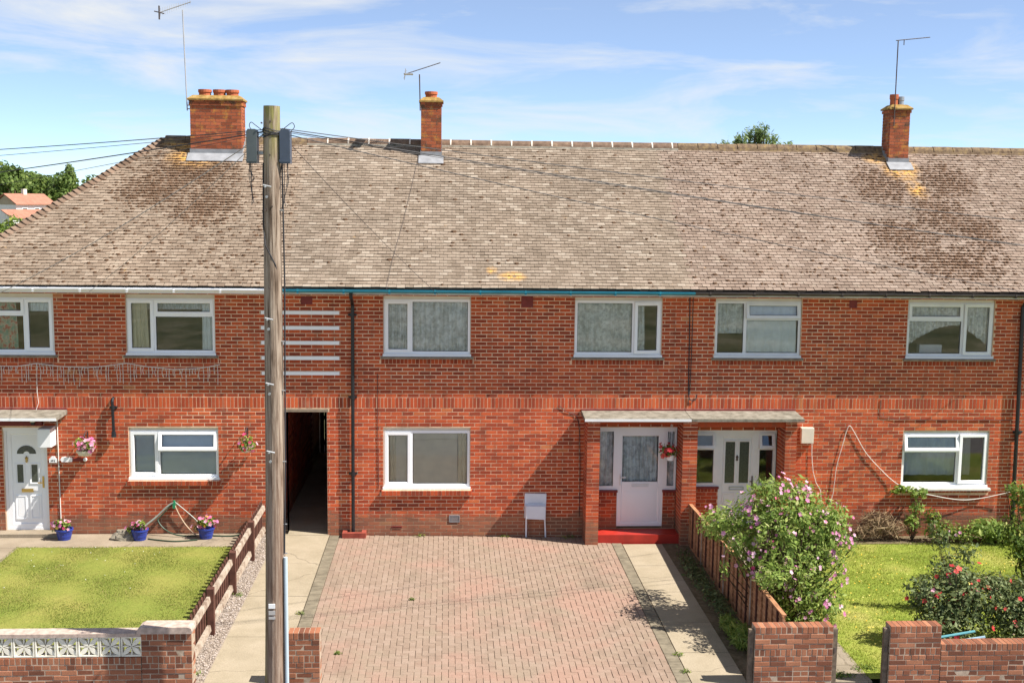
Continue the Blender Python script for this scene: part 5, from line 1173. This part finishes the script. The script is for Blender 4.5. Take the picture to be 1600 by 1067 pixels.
def basket(label, x, y, z, seed, fm, bowl='boxcream', r=.17, white=False, h=.13, bracket=True, hang=.26):
    p = empty('hanging_basket', (x, y, z)); tag(p, label, 'hanging basket'); rng = np.random.default_rng(seed)
    MB().lathe([(r*.25, -h), (r*.7, -h*.75), (r*.95, -h*.25), (r, 0), (r*.9, 0)] if not white else [(r*.7, -h), (r*.8, -h*.5), (r, -h*.1), (r, 0), (r*.9, 0)], n=16).build('bowl', M[bowl], p)
    for k in range(3):
        a = 6.283*k/3+.4; MB().tube([(r*.95*math.cos(a), r*.95*math.sin(a), 0), (0, 0, hang)], .004, 4).build('chain', M['upvc2'] if white else M['cable'], p)
    if bracket:
        MB().tube(sm([(0, -y-.005, hang-.12), (0, -y-.01, hang+.06), (0, -y*.5, hang+.10), (0, 0, hang+.06), (0, -.03, hang+.03), (0, 0, hang)], 4), .009, 6).build('bracket', M['cable'], p)
    cl_ = [ell(rng.uniform(-.12, .12), rng.uniform(-.12, .05), .05+rng.uniform(-.03, .10), .12, .11, .10) for _ in range(6)]
    V, F, T, pos, d = leaf_cloud(rng, cl_, 480, .06, .5); raw_obj('foliage', V, F, T, M['leaf'], p)
    for m_, nf in fm:
        s = rng.choice(480, nf, replace=False); V, F, T = flower_mesh(rng, pos[s]+d[s]*.045, unit(d[s]+np.array([0, -.7, .4])), .048); raw_obj('blossom', V, F, T, M[m_], p)
basket('hanging basket of pale pink flowers beside left house door', -7.25, -.22, 1.86, 21, (('pink', 34), ('hotpink', 16)))
basket('hanging basket of red and white flowers near the telegraph pole', -4.05, -.22, 1.93, 22, (('red', 20), ('hotpink', 10), ('pink', 8)), r=.13)
basket('white hanging pot of red flowers beside the glazed front door', 4.60, -.30, 1.78, 23, (('red', 46),), 'upvc', r=.10, white=True, h=.12, bracket=False, hang=.72)

# garden hose at the tap
hs = empty('garden_hose', (-5.6, -.03, .72)); tag(hs, 'garden hose draped from wall tap down to the blue pots', 'hose'); O = Vector((-5.6, -.03, .72))
M['hose'] = plain('pale_green_hose', (0.26, 0.28, 0.24), .45, .4, var=.2); M['hose_dark'] = plain('dark_green_hose', (0.03, 0.06, 0.035), .5, .4); M['tapgreen'] = plain('green_tap_fitting', (0.02, 0.22, 0.10), .4, .4)
def hp(*p): return [Vector(q)-O for q in sm(p)]
MB().tube(hp((-5.55, -.09, .74), (-5.68, -.10, .66), (-5.9, -.13, .45), (-6.12, -.2, .28)), .020, 8).build('hose_bundle', M['hose'], hs)
MB().tube(hp((-5.57, -.07, .72), (-5.8, -.12, .48), (-5.86, -.15, .38), (-5.7, -.2, .20), (-5.4, -.26, .10), (-4.9, -.22, .09), (-4.3, -.25, .09), (-3.95, -.2, .22), (-3.85, -.1, .20)), .014, 7).build('hose_line', M['hose_dark'], hs)
MB().tube(hp((-5.52, -.08, .74), (-5.38, -.08, .62), (-5.15, -.1, .42), (-4.98, -.14, .25)), .011, 7).build('hose_line', M['hose'], hs)
MB().tube(hp((-5.54, -.08, .70), (-5.45, -.10, .50), (-5.3, -.15, .28), (-5.1, -.25, .12), (-4.95, -.3, .09)), .013, 7).build('hose_line', plain('tan_hose', (.42, .30, .20), .5, .4), hs)
MB().tube(hp((-6.0, -.42, .085), (-5.75, -.52, .085), (-5.4, -.60, .085), (-5.0, -.5, .085)), .013, 7).build('hose_line', M['hose_dark'], hs)
MB().box(.03, .08, -.08, .02, -.10, .02).tube([(.055, -.05, .0), (.055, -.05, .06)], .025, 8).build('tap', M['tapgreen'], hs)

# ------------------------------------------------------------------ fences
M['fence_brown'] = plain('brown_stained_wood', (0.105, 0.045, 0.032), .8, .2, var=.35, sc=8)
n = N('bleached_rail_wood', .85, .2); n.base(n.ramp(n.noise(6, 6, .7), [(.32, (.15, .095, .066)), (.5, (.33, .265, .205)), (.7, (.46, .40, .33))])); M['fence_rail'] = n.m
pf = empty('picket_fence', (-3.70, -3.6, 0)); tag(pf, 'low brown picket fence with pale rails between lawn and passage path', 'fence')
pk = MB().hexa([(-.011, -.045, 0), (.011, -.045, 0), (.011, -.045, .72), (-.011, -.045, .72), (-.011, .045, 0), (.011, .045, 0), (.011, .045, .72), (-.011, .045, .72)]); 
pkm = []
for k in range(4):
    m = MB(); h_ = .70+random.uniform(-.01, .015); m.v = [(-.011, -.042, 0), (.011, -.042, 0), (.011, .042, 0), (-.011, .042, 0), (-.011, -.042, h_), (.011, -.042, h_), (.011, .042, h_), (-.011, .042, h_), (-.011, 0, h_+.035), (.011, 0, h_+.035)]
    m.f = [(3, 2, 1, 0), (0, 1, 5, 4), (2, 3, 7, 6), (1, 2, 6, 9, 5), (3, 0, 4, 8, 7), (4, 5, 9, 8), (6, 7, 8, 9)]; m.t = [.5]*7; pkm.append(m.mesh('picket', M['fence_brown']))
y = -7.18
while y < -.1:
    o = bpy.data.objects.new('picket', random.choice(pkm)); o.location = (-.075, y+3.6, .06); o.rotation_euler = (random.uniform(-.015, .015), 0, random.uniform(-.03, .03)); link(o, pf); y += .185
ys = [-7.20, -5.55, -3.68, -1.78, -.10]
for a, b in zip(ys, ys[1:]):
    for z in (.20, .66):
        t_ = random.uniform(-.012, .012); MB().hexa([(-.06, a+3.6-.02, z-.045), (.005, a+3.6-.02, z-.045), (-.012, a+3.6-.02, z+.045), (-.06, a+3.6-.02, z+.045), (-.06, b+3.6-.05, z-.045+t_), (.005, b+3.6-.05, z-.045+t_), (-.012, b+3.6-.05, z+.045+t_), (-.06, b+3.6-.05, z+.045+t_)]).build('rail', M['fence_rail'], pf)
for y in ys[1:-1]: MB().hexa([(-.06, y+3.55, -.1), (.045, y+3.55, -.1), (.045, y+3.55, .82), (-.06, y+3.55, .82), (-.06, y+3.65, -.1), (.045, y+3.65, -.1), (.045, y+3.65, .83), (-.06, y+3.65, .83)]).build('post', M['fence_brown'], pf)
n = N('orange_brown_fence', .85, .2); f = n.noise(2.0, 6, .65, n.map((8, 1.2, 14))); n.base(n.ramp(f, [(.3, (.20, .085, .042)), (.5, (.37, .18, .09)), (.7, (.48, .28, .16))])); M['fence_orange'] = n.m
lp = empty('lap_fence', (5.0, -3.6, -.05)); tag(lp, 'orange-brown lapped panel fence between soil strip and pink shrub', 'fence')
def ftop(y): return .78+.13*min(1, max(0, (-y)/4.4))
for a, b in zip([-7.20, -5.42, -3.60, -1.78], [-5.46, -3.66, -1.84, -.06]):
    nbd = 8
    for k in range(nbd):
        h0, h1 = ftop(a)+.03, ftop(b)+.03; z0, z1 = k/nbd, (k+1.35)/nbd
        z1 = min(z1, 1.0); MB().hexa([(-.012-.012, a+3.6, -.03+z0*h0*1.06), (-.012, a+3.6, -.03+z0*h0*1.06), (.006, a+3.6, z1*h0+.02), (-.006, a+3.6, z1*h0+.02), (-.024, b+3.6, -.03+z0*h1*1.06), (-.012, b+3.6, -.03+z0*h1*1.06), (.006, b+3.6, z1*h1+.02), (-.006, b+3.6, z1*h1+.02)]).build('lap_board', M['fence_orange'], lp)
    for k in range(7):
        y = a+(b-a)*k/6; MB().box(-.045, -.022, y+3.6-.02, y+3.6+.02, .04, ftop(y)+.04).build('batten', M['fence_brown'] if k % 2 else M['fence_orange'], lp)
    MB().hexa([(-.05, a+3.6, ftop(a)+.04), (.02, a+3.6, ftop(a)+.04), (.02, a+3.6, ftop(a)+.065), (-.05, a+3.6, ftop(a)+.065), (-.05, b+3.6, ftop(b)+.04), (.02, b+3.6, ftop(b)+.04), (.02, b+3.6, ftop(b)+.065), (-.05, b+3.6, ftop(b)+.065)]).build('capping', M['fence_orange'], lp)
for y in (-5.44, -3.63, -1.81): MB().box(-.055, .03, y+3.57, y+3.63, -.1, ftop(y)+.06).build('post', M['fence_rail'], lp)

# ------------------------------------------------------------------ front garden walls
FY = -7.50; TH = .215
GB = {}
def gbrick(parent, x0, x1, z0, z1, y0, y1, O_, rot=True):
    w_, h_, d_ = x1-x0-.011, z1-z0-.011, y1-y0; key = (round(w_, 3), round(h_, 3), round(d_, 3))
    if key not in GB: GB[key] = unit_bricks(M['old_brick'], w_, d_, h_, 6)
    o = bpy.data.objects.new('brick', random.choice(GB[key])); o.location = ((x0+x1)/2-O_[0], y0-O_[1]+random.uniform(-.004, .004), (z0+z1)/2-O_[2]); o.rotation_euler = (random.uniform(-.01, .01), random.uniform(-.012, .012), random.uniform(-.012, .012)); link(o, parent)
def gwall(name, label, x0, x1, ztop, rows, y0=FY, th=TH, zb=-.14, cap_over=0.0):
    O_ = ((x0+x1)/2, y0, zb); r = empty(name, O_); tag(r, label, 'wall' if x1-x0 > 1.3 else 'brick pier')
    MB().box(x0-O_[0]+.005, x1-O_[0]-.005, .004, th-.004, 0, ztop-zb-.010).build('mortar_core', M['old_mortar'], r)
    z = ztop; k = 0; ri = 0
    while z > zb+.03:
        kind = rows[ri] if ri < len(rows) else ('s' if random.random() < .8 else 'h'); ri += 1
        if kind == 'sol': hgt, p_ = .108, .0762
        elif kind == 'h': hgt, p_ = .0762, .1143
        else: hgt, p_ = .0762, .2286
        nn = max(1, round((x1-x0)/p_)); pp = (x1-x0)/nn; off = (k % 2)*pp/2 if kind == 's' else 0; s = x0-off
        while s < x1-.02:
            a, b = max(s, x0), min(s+pp, x1)
            if b-a > .04: gbrick(r, a, b, max(z-hgt, zb), z, y0, y0+th, O_)
            s += pp
        z -= hgt; k += 1
    return r, O_
M['coping'] = plain('pinkish_grey_coping', (0.46, 0.36, 0.30), .95, .15, var=.35, sc=12)
LS = ['sol', 's', 's', 's', 'sol', 'h', 's', 's', 's']
p1, O1 = gwall('brick_pier', 'broad brick pier with rounded stone coping at end of patterned block wall', -4.285, -3.575, .845, LS)
m = MB(); m.prism([(-.40, 0), (.36, 0), (.365, .03), (.35, .075), (.30, .095), (-.33, .095), (-.385, .07), (-.405, .03)], -.035, TH+.035); cpo = m.build('coping', M['coping'], p1); cpo.location = (O1[0]-O1[0], 0, .845-O1[2])
w1, O2 = gwall('screen_wall', 'low brick wall topped with white pierced screen blocks beside mown lawn', -8.3, -4.285, .50, ['sol', 'h', 's', 's', 's', 's'])
M['block'] = plain('off_white_screen_block', (0.78, 0.74, 0.62), .9, .2, var=.25, sc=9)
sb = MB(); S2 = .143; ring(sb, -S2, S2, -S2, S2, 0, .09, .018)
def petal(mb, cx, cz, ang, l, w_):
    pts = []
    for t in np.linspace(0, 1, 7): pts.append((t*l, w_*math.sin(math.pi*t)))
    for t in np.linspace(1, 0, 7)[1:-1]: pts.append((t*l, -w_*math.sin(math.pi*t)))
    c_, s_ = math.cos(ang), math.sin(ang); mb.prism([(cx+u*c_-v*s_, cz+u*s_+v*c_) for u, v in pts], .012, .078)
for q in range(4):
    a = math.pi/4+q*math.pi/2; petal(sb, .0, .0, a, .185, .034)
    ex, ez = math.cos(a)*.19, math.sin(a)*.19
    ab = q*math.pi/2; petal(sb, math.cos(ab)*.03, math.sin(ab)*.03, ab, .11, .010)
sbm = sb.mesh('screen_block', M['block'])
x = -4.285-.135
while x > -8.3:
    o = bpy.data.objects.new('screen_block', sbm); o.location = (x-O2[0]-.0, .012, .50+.147-O2[2]); link(o, w1); x -= .297
MB().box(-8.3-O2[0], -4.285-O2[0], -.004, TH+.01, .795-O2[2], .845-O2[2]).build('coping', M['coping'], w1)
gwall('brick_pier', 'narrow brick pier beside the telegraph pole at driveway edge', -2.235, -1.785, .835, ['sol', 's', 's', 's', 'sol', 'h', 's', 's'])
gwall('brick_pier', 'wide crumbling brick pier in front of the pink-flowering shrub', 4.475, 5.635, .855, ['sol', 's', 's', 's', 'sol', 'h', 's', 's', 'h', 's'])
p4, O4 = gwall('brick_pier', 'brick pier with flat brick top at right of the garden gateway', 6.475, 7.245, .855, ['sol', 's', 's', 's', 'sol', 'h', 's', 's', 'h', 's'])
gwall('garden_wall', 'long low brick wall with tilted brick-on-edge top at bottom right', 7.245, 13.2, .575, ['sol', 's', 's', 's', 'h', 's', 's'])
M['oldpost'] = plain('grey_weathered_post', (0.17, 0.13, 0.095), .9, .15, var=.4, sc=14)
for x, lab in ((4.435, 'weathered wooden post on left side of wide crumbling pier'), (5.675, 'weathered wooden gate post on right side of wide crumbling pier'), (6.435, 'dark wooden gate post against the flat-topped pier')):
    p_ = empty('gate_post', (x, FY+.06, -.1)); tag(p_, lab, 'post'); MB().box(-.035, .035, -.02, .05, 0, .90).build('post', M['oldpost'], p_); MB().box(-.012, .012, -.03, -.02, .55, .62).build('hinge', M['rust'], p_)
M['tealpipe'] = plain('pale_teal_pipe', (0.09, 0.27, 0.30), .4, .4, var=.1)
tag(MB().tube([(7.30, -7.10, .50), (8.0, -6.95, .545)], .022, 8).build('plastic_pipe', M['tealpipe']), 'upper teal plastic pipe lying behind the low right wall', 'pipe')
tag(MB().tube([(7.30, -7.16, .44), (7.65, -7.15, .47), (8.08, -7.12, .52)], .025, 8).build('plastic_pipe', plain('pale_blue_pipe', (.24, .36, .44), .4, .4)), 'pale blue plastic pipe lying against the low right wall', 'pipe')

# ------------------------------------------------------------------ garden plants
def nearer(cl, k):
    return [(tuple(CAM+(Vector(c)-CAM)*k), tuple(q*k for q in r)) for c, r in cl]
_r = np.random.default_rng(311); sprigs = []
for _k in range(46):
    _a = _r.uniform(-2.6, .6); _e = _r.uniform(-.1, 1.35); _rad = (1.18*math.cos(_e)*math.cos(_a), 1.0*math.cos(_e)*math.sin(_a), .95*math.sin(_e)); sprigs.append(ell(5.50+_rad[0]*_r.uniform(.95, 1.1), -5.0+_rad[1], 1.0+_rad[2]*_r.uniform(1.0, 1.15), .09, .09, .20))
shrub('flowering_shrub', 'large bushy shrub with pink flowers spilling over the lap fence', (5.6, -5.05, -.05),
      nearer([ell(5.75, -4.0, 1.55, .75, .70, .55), ell(6.35, -3.9, 1.45, .62, .6, .55), ell(5.25, -3.9, 1.35, .6, .55, .45), ell(6.0, -4.1, .9, .85, .75, .55), ell(6.5, -4.0, .85, .5, .5, .5), ell(5.5, -4.1, .85, .6, .6, .5), ell(4.85, -3.7, 1.25, .42, .45, .25), ell(6.85, -3.9, 1.45, .3, .35, .3), ell(6.15, -4.5, .3, .7, .45, .35), ell(5.6, -4.0, 1.95, .4, .4, .28), ell(6.15, -3.9, 1.95, .38, .4, .25), ell(5.0, -2.9, 1.1, .35, .5, .3), ell(6.6, -4.1, 1.15, .45, .45, .4), ell(5.35, -5.2, .85, .30, .40, .25)], .945)+sprigs+[ell(5.75, -5.15, .38, .72, .5, .42), ell(6.15, -5.3, .32, .42, .4, .36), ell(5.3, -5.35, .42, .32, .4, .36), ell(5.6, -5.5, .2, .55, .35, .25)],
      19500, .078, 'leaf', [('pink', 330, .036), ('pink', 50, .045), ('hotpink', 26, .036), ('yellow', 5, .035)], seed=31, asp=.36)
shrub('grassy_plant', 'low bright green weed clump at foot of the lap fence', (4.72, -5.9, -.06), [ell(4.72, -5.9, .10, .22, .45, .16), ell(4.65, -5.3, .06, .15, .35, .10)], 1500, .13, 'leaf', cat='plant', seed=32, asp=.16)
shrub('low_weeds', 'sparse dull weeds along the shaded soil strip by red step', (4.72, -2.6, -.06), [ell(4.72, -2.6, .0, .24, 1.7, .07), ell(4.75, -4.2, .02, .22, .8, .08)], 1500, .06, 'leaf_dark', cat='plant', seed=33)
shrub('ground_cover', 'dense low greenery behind the wide crumbling pier', (5.45, -6.6, -.06), [ell(5.4, -6.6, .12, .28, .6, .22), ell(5.3, -5.7, .12, .3, .45, .2)], 1700, .07, 'leaf', cat='plant', seed=34)
shrub('rose_bush', 'dark-leaved bush with red flowers behind low right wall, nearer gateway', (8.1, -6.1, -.05), [ell(7.95, -6.1, .60, .60, .4, .45), ell(7.65, -6.0, .85, .36, .35, .25), ell(8.35, -6.1, .80, .50, .4, .42), ell(8.1, -5.9, 1.06, .38, .3, .22), ell(7.9, -6.3, .35, .65, .35, .3), ell(7.5, -6.1, .72, .2, .2, .15)], 6500, .065, 'leaf_dark', [('red', 34, .05), ('hotpink', 5, .04)], seed=35, asp=.5)
shrub('rose_bush', 'dark-leaved bush with fewer flowers at bottom right edge', (9.3, -6.1, -.05), [ell(8.95, -6.1, .66, .55, .4, .48), ell(9.4, -6.0, .72, .5, .4, .45), ell(9.1, -6.2, .30, .7, .4, .3), ell(8.8, -5.9, .92, .3, .3, .2)], 5600, .065, 'leaf_dark', [('red', 14, .045)], seed=36, asp=.5)
shrub('rose_plant', 'straggly rose with a pink and an orange bloom on right lawn', (8.9, -4.6, -.05), [ell(8.65, -4.5, .75, .30, .25, .28), ell(8.95, -4.5, 1.0, .22, .2, .2), ell(8.5, -4.5, 1.22, .18, .15, .2), ell(8.8, -4.6, .4, .28, .2, .25), ell(8.35, -4.5, 1.45, .10, .1, .14)], 1100, .065, 'leaf_dark', [('pink', 2, .06), ('yellow', 2, .05)], seed=37, asp=.5, r0=.012, cat='plant')
shrub('evergreen_shrub', 'tall yellow-green shrub cut by right edge of photo', (10.75, -3.2, -.05), [ell(10.60, -3.2, 1.68, .30, .4, .26), ell(10.85, -3.2, 1.15, .55, .5, .5), ell(10.50, -3.3, .85, .32, .4, .35), ell(10.9, -3.3, .45, .5, .45, .45), ell(10.38, -3.2, 1.80, .14, .2, .08)], 4200, .075, 'leaf_yel', seed=38)
shrub('climbing_rose', 'thin climbing rose against wall below far right window', (9.75, -.35, -.05), [ell(9.55, -.18, 1.0, .28, .12, .10), ell(9.9, -.2, .92, .22, .12, .14), ell(9.85, -.25, .62, .16, .12, .2), ell(9.75, -.3, .3, .18, .15, .25)], 520, .085, 'leaf', seed=39, r0=.010, cat='plant', asp=.55)
shrub('dry_grass_clump', 'clump of dead brown stalks against right house wall', (9.05, -.35, -.05), [ell(9.0, -.3, .30, .38, .2, .30), ell(8.75, -.35, .15, .4, .2, .15), ell(9.35, -.35, .2, .3, .2, .2)], 1300, .20, 'straw', seed=40, cat='plant', asp=.06, r0=.006)
shrub('bed_plant', 'bright green leafy clump by the wall at far right', (11.35, -.55, 0), [ell(11.3, -.5, .22, .48, .3, .25), ell(11.6, -.55, .16, .4, .3, .2)], 1700, .10, 'leaf', seed=41, cat='plant')
shrub('bed_plant', 'mixed small-leaved plants below middle of far right window', (10.4, -.5, 0), [ell(10.3, -.5, .22, .42, .25, .25), ell(10.15, -.4, .45, .18, .15, .22), ell(10.7, -.55, .15, .3, .25, .16)], 1300, .07, 'leaf_yel', [('pink', 3, .04)], seed=42, cat='plant')
shrub('bed_plant', 'small weeds at wall foot left of dead stalks', (8.2, -.45, 0), [ell(8.1, -.5, .08, .5, .3, .12)], 500, .07, 'leaf_dark', seed=43, cat='plant')
rng = np.random.default_rng(77)
for i, (x, y, s, lab) in enumerate([(-2.44, -4.6, .10, 'small weed tuft on path joint left of driveway'), (-2.52, -5.6, .13, 'pale weed patch by path near narrow pier'), (3.62, -6.3, .10, 'weed tuft where driveway border meets front path'), (3.6, -6.95, .09, 'weed tuft at front corner of driveway border'), (-.60, -3.9, .05, 'tiny weed growing between driveway blocks'), (-1.65, -6.3, .07, 'weed tuft beside narrow pier on driveway'), (-.55, -.10, .16, 'weed growing at wall foot below driveway window'), (2.55, -.08, .2, 'dry weeds at wall foot left of porch wall'), (1.2, -.07, .14, 'little weed at wall foot left of meter cabinet'), (-3.62, -7.1, .13, 'yellow weed at foot of broad pier'), (-3.62, -3.75, .12, 'yellow-green weed at fence post foot'), (5.9, -7.15, .22, 'orange-tinged weeds beside gateway path'), (6.38, -6.9, .26, 'tall grass tuft beside dark gate post')]):
    shrub('weed', lab, (x, y, zg(x)), [ell(x, y, zg(x)+.02, s, s*.55, .045)], 70 if i not in (11, 12) else 260, .045, 'leaf_yel', seed=50+i, cat='weed', r0=.003, asp=.25)

# grass
def grass(name, parent, x0, x1, y0, y1, n, h, mat, seed, clear=None):
    r = np.random.default_rng(seed); x = r.uniform(x0-.06, x1+.03, n); y = r.uniform(y0, y1+.07, n); k0 = r.random(n) < .8+.2*np.sin(x*5.1+2*np.sin(y*3.7))*np.sin(y*6.3+1.5*np.sin(x*2.9)); x, y = x[k0], y[k0]; n = len(x)
    if clear is not None: k = clear(x, y); x, y = x[k], y[k]; n = len(x)
    z = np.array([zg(a) for a in x]); a = r.uniform(0, 6.283, n); hh = h*r.uniform(.5, 1.4, n); wv = r.uniform(.003, .007, n); lx, ly = r.normal(0, .45, n)*hh, r.normal(0, .45, n)*hh
    V = np.stack([np.stack([x-np.cos(a)*wv, y-np.sin(a)*wv, z-.003], 1), np.stack([x+np.cos(a)*wv, y+np.sin(a)*wv, z-.003], 1), np.stack([x+lx, y+ly, z+hh], 1)], 1).reshape(-1, 3)
    patch = .46+.08*np.sin(x*1.3+y*.7+np.sin(y*1.1))*np.sin(y*.9-x*.5)+.08*np.sin(x*3.3-y*2.1+2*np.sin(x*1.7)); T = np.clip(patch+r.normal(0, .22, n), 0, 1)
    return raw_obj(name, V, np.arange(3*n).reshape(-1, 3), T, mat, parent, kind='stuff')
M['blade_l'] = leaf_mat('dry_grass_blade', [(0, (0.12, 0.19, 0.024)), (.4, (0.21, 0.245, 0.045)), (.7, (0.29, 0.275, 0.075)), (1, (0.44, 0.35, 0.15))], .8, .3)
M['blade_r'] = leaf_mat('green_grass_blade', [(0, (0.18, 0.26, 0.03)), (.5, (0.31, 0.37, 0.055)), (.8, (0.42, 0.42, 0.095)), (1, (0.52, 0.46, 0.18))], .8, .3)
lawns = [o for o in COL.objects if o.name.startswith('lawn') and o.name != 'lawn_side_path' and 'slab' not in o.name]
lawns = [bpy.data.objects['lawn'], bpy.data.objects['lawn.001']]
grass('grass_blades', lawns[0], -8.36, -3.81, -7.27, -.96, 120000, .017, M['blade_l'], 1); grass('grass_blades', lawns[1], 6.31, 13.2, -7.2, -.62, 145000, .03, M['blade_r'], 2)
r = np.random.default_rng(9); n_ = 420; x = r.uniform(6.5, 12, n_); y = r.uniform(-6.6, -1.4, n_); p = np.stack([x, y, np.full(n_, -.05+.045)], 1); V, F, T = flower_mesh(r, p, np.tile([0, -.3, 1.], (n_, 1)), .017, 4); raw_obj('lawn_flowers', V, F, T, M['yellow'], lawns[1], kind='stuff')
n_ = 26; x = r.uniform(-8.3, -5.5, n_); y = r.uniform(-3.5, -1.0, n_); p = np.stack([x, y, np.full(n_, .09)], 1); V, F, T = flower_mesh(r, p, np.tile([0, -.3, 1.], (n_, 1)), .010, 4); raw_obj('lawn_daisies', V, F, T, M['upvc2'], lawns[0], kind='stuff')

# ------------------------------------------------------------------ background
def tree(name, label, x, y, z0, clumps, n, size, mat, trunk, seed, asp=.7, group='trees beyond the terrace', shell_p=.4):
    r = empty(name, (x, y, z0)); tag(r, label, 'tree', group); rng = np.random.default_rng(seed); t = MB(); top = max(c[0][2]-z0 for c in clumps)
    t.tube([(0, 0, -.2), (rng.normal(0, .1), 0, top*.4), (rng.normal(0, .2), 0, top*.85)], [trunk, trunk*.7, trunk*.25], 8)
    loc = [((c[0]-x, c[1]-y, c[2]-z0), R) for c, R in clumps]
    for c, R in loc: t.tube([(0, 0, max(.5, c[2]*.5)), (c[0]*.5, c[1]*.5, c[2]*.8), c], [trunk*.45, trunk*.3, trunk*.1], 6)
    t.build('trunk', M['bark'], r); V, F, T, pos, d = leaf_cloud(rng, loc, n, size, asp, .4, 0, shell_p); raw_obj('crown', V, F, T, M[mat], r); return r
def rand_clumps(rng, x, y, z, rx, rz, k, s): return [ell(x+rng.uniform(-rx, rx), y+rng.uniform(-rx, rx)*.6, z+rng.uniform(-rz, rz), s*rng.uniform(.7, 1.2), None, s*rng.uniform(.6, 1.0)) for _ in range(k)]
g_ = np.random.default_rng(88)
tree('broadleaf_tree', 'rounded green tree at left edge behind orange-roofed house', -64.5, 145, 0, rand_clumps(g_, -63.5, 145, 8.3, 3.4, 2.2, 18, 2.0), 7500, .55, 'leaf_tree', .35, 61)
tree('poplar_tree', 'slim upright pale poplar behind the far house', -55.2, 150, 0, [ell(-55.2+g_.uniform(-.3, .3), 150, 3.5+k*.76, 1.5-.11*k if k > 3 else 1.3, None, 1.0) for k in range(10)], 4200, .45, 'leaf_pale', .25, 62)
tree('bushy_tree', 'mixed bushy trees right of the far orange roof', -56.5, 132, 0, rand_clumps(g_, -55.0, 135, 7.0, 4.5, 1.6, 20, 1.6), 7500, .45, 'leaf_tree', .3, 63)
tree('round_tree', 'dark rounded tree just above the hipped roof edge', -50.5, 150, 0, rand_clumps(g_, -51.0, 150, 7.0, 4.5, 1.7, 18, 1.7), 7000, .5, 'leaf_tree', .3, 64)
tree('pale_tree', 'pale green treetops between round tree and poplar', -60, 155, 0, rand_clumps(g_, -60.5, 155, 7.6, 3.5, 1.4, 14, 1.6), 5200, .5, 'leaf_pale', .3, 65)  # treetops built with pale grey-green leaves
tree('hedge_tree', 'bright green garden tree at left edge beyond the hip', -25.2, 42, 0, rand_clumps(g_, -25.0, 42, 4.0, 1.8, 1.4, 14, .75), 6000, .16, 'leaf_yel', .15, 66)
rng = np.random.default_rng(99); sp2 = []
for k in range(40):
    x = 12.4+3.5*rng.random(); h_ = 9.5+.85*math.exp(-((x-14.3)/.9)**2)+rng.uniform(-.25, .15); sp2.append(ell(x, 30+rng.uniform(-.6, .6), h_-.25, .19, .17, .46))
tree('willow_tree', 'feathery light green treetop showing over the ridge', 14.2, 30, 0, sp2+rand_clumps(rng, 14.2, 30, 8.75, 1.7, .45, 16, .75), 16000, .17, 'leaf_pale', .2, 67, asp=.28)
fh = empty('far_house', (-48.3, 112, 1.75), math.radians(58)); fh.scale = (.70, .70, .70); tag(fh, 'distant white house with orange tiled roof at left edge', 'house')
M['farwall'] = plain('white_render', (.74, .72, .70), .9, .2, var=.06); M['farroof'] = plain('orange_tile', (.34, .16, .11), .9, .15, var=.2, sc=2); M['fargable'] = plain('tan_boarding', (.40, .33, .24), .9, .1)
MB().box(-3.6, 3.6, -2.6, 2.6, -2.7, 5.6).build('wall', M['farwall'], fh)
m = MB(); m.hexa([(-3.9, -3.0, 5.45), (3.9, -3.0, 5.45), (3.9, -3.0, 5.6), (-3.9, -3.0, 5.6), (-3.9, 0, 7.1), (3.9, 0, 7.1), (3.9, 0, 7.25), (-3.9, 0, 7.25)]); m.hexa([(3.9, 3.0, 5.45), (-3.9, 3.0, 5.45), (-3.9, 3.0, 5.6), (3.9, 3.0, 5.6), (3.9, 0, 7.1), (-3.9, 0, 7.1), (-3.9, 0, 7.25), (3.9, 0, 7.25)]); rf_ = m.build('roof', M['farroof'], fh)
MB().box(-.3, .35, -.3, .3, 6.9, 8.0).build('chimney', M['boxcream'], rf_)
for s in (-3.62, 3.6): MB().hexa([(s, -2.55, 5.45), (s+.02, -2.55, 5.45), (s+.02, -.02, 7.0), (s, -.02, 7.0), (s, 2.55, 5.45), (s+.02, 2.55, 5.45), (s+.02, .02, 7.0), (s, .02, 7.0)]).build('gable', M['fargable'], fh)
for x in (-2.0, .3, 2.2):
    w_ = MB(); ring(w_, x-.5, x+.5, 3.9, 5.0, -2.66, -2.59, .08); w_ = w_.build('window', M['upvc'], fh); MB().box(x-.42, x+.42, -2.63, -2.61, 3.98, 4.92).build('pane', M['frosted'], w_)
m = MB(); m.hexa([(-6.5, -5.2, 3.3), (2.5, -5.2, 3.3), (2.5, -5.2, 3.45), (-6.5, -5.2, 3.45), (-6.5, -2.62, 4.6), (2.5, -2.62, 4.6), (2.5, -2.62, 4.75), (-6.5, -2.62, 4.75)]); m.build('lean_to_roof', M['farroof'], fh); MB().box(-6.3, 2.3, -5.0, -2.62, -2.7, 3.35).build('extension_wall', M['farwall'], fh)
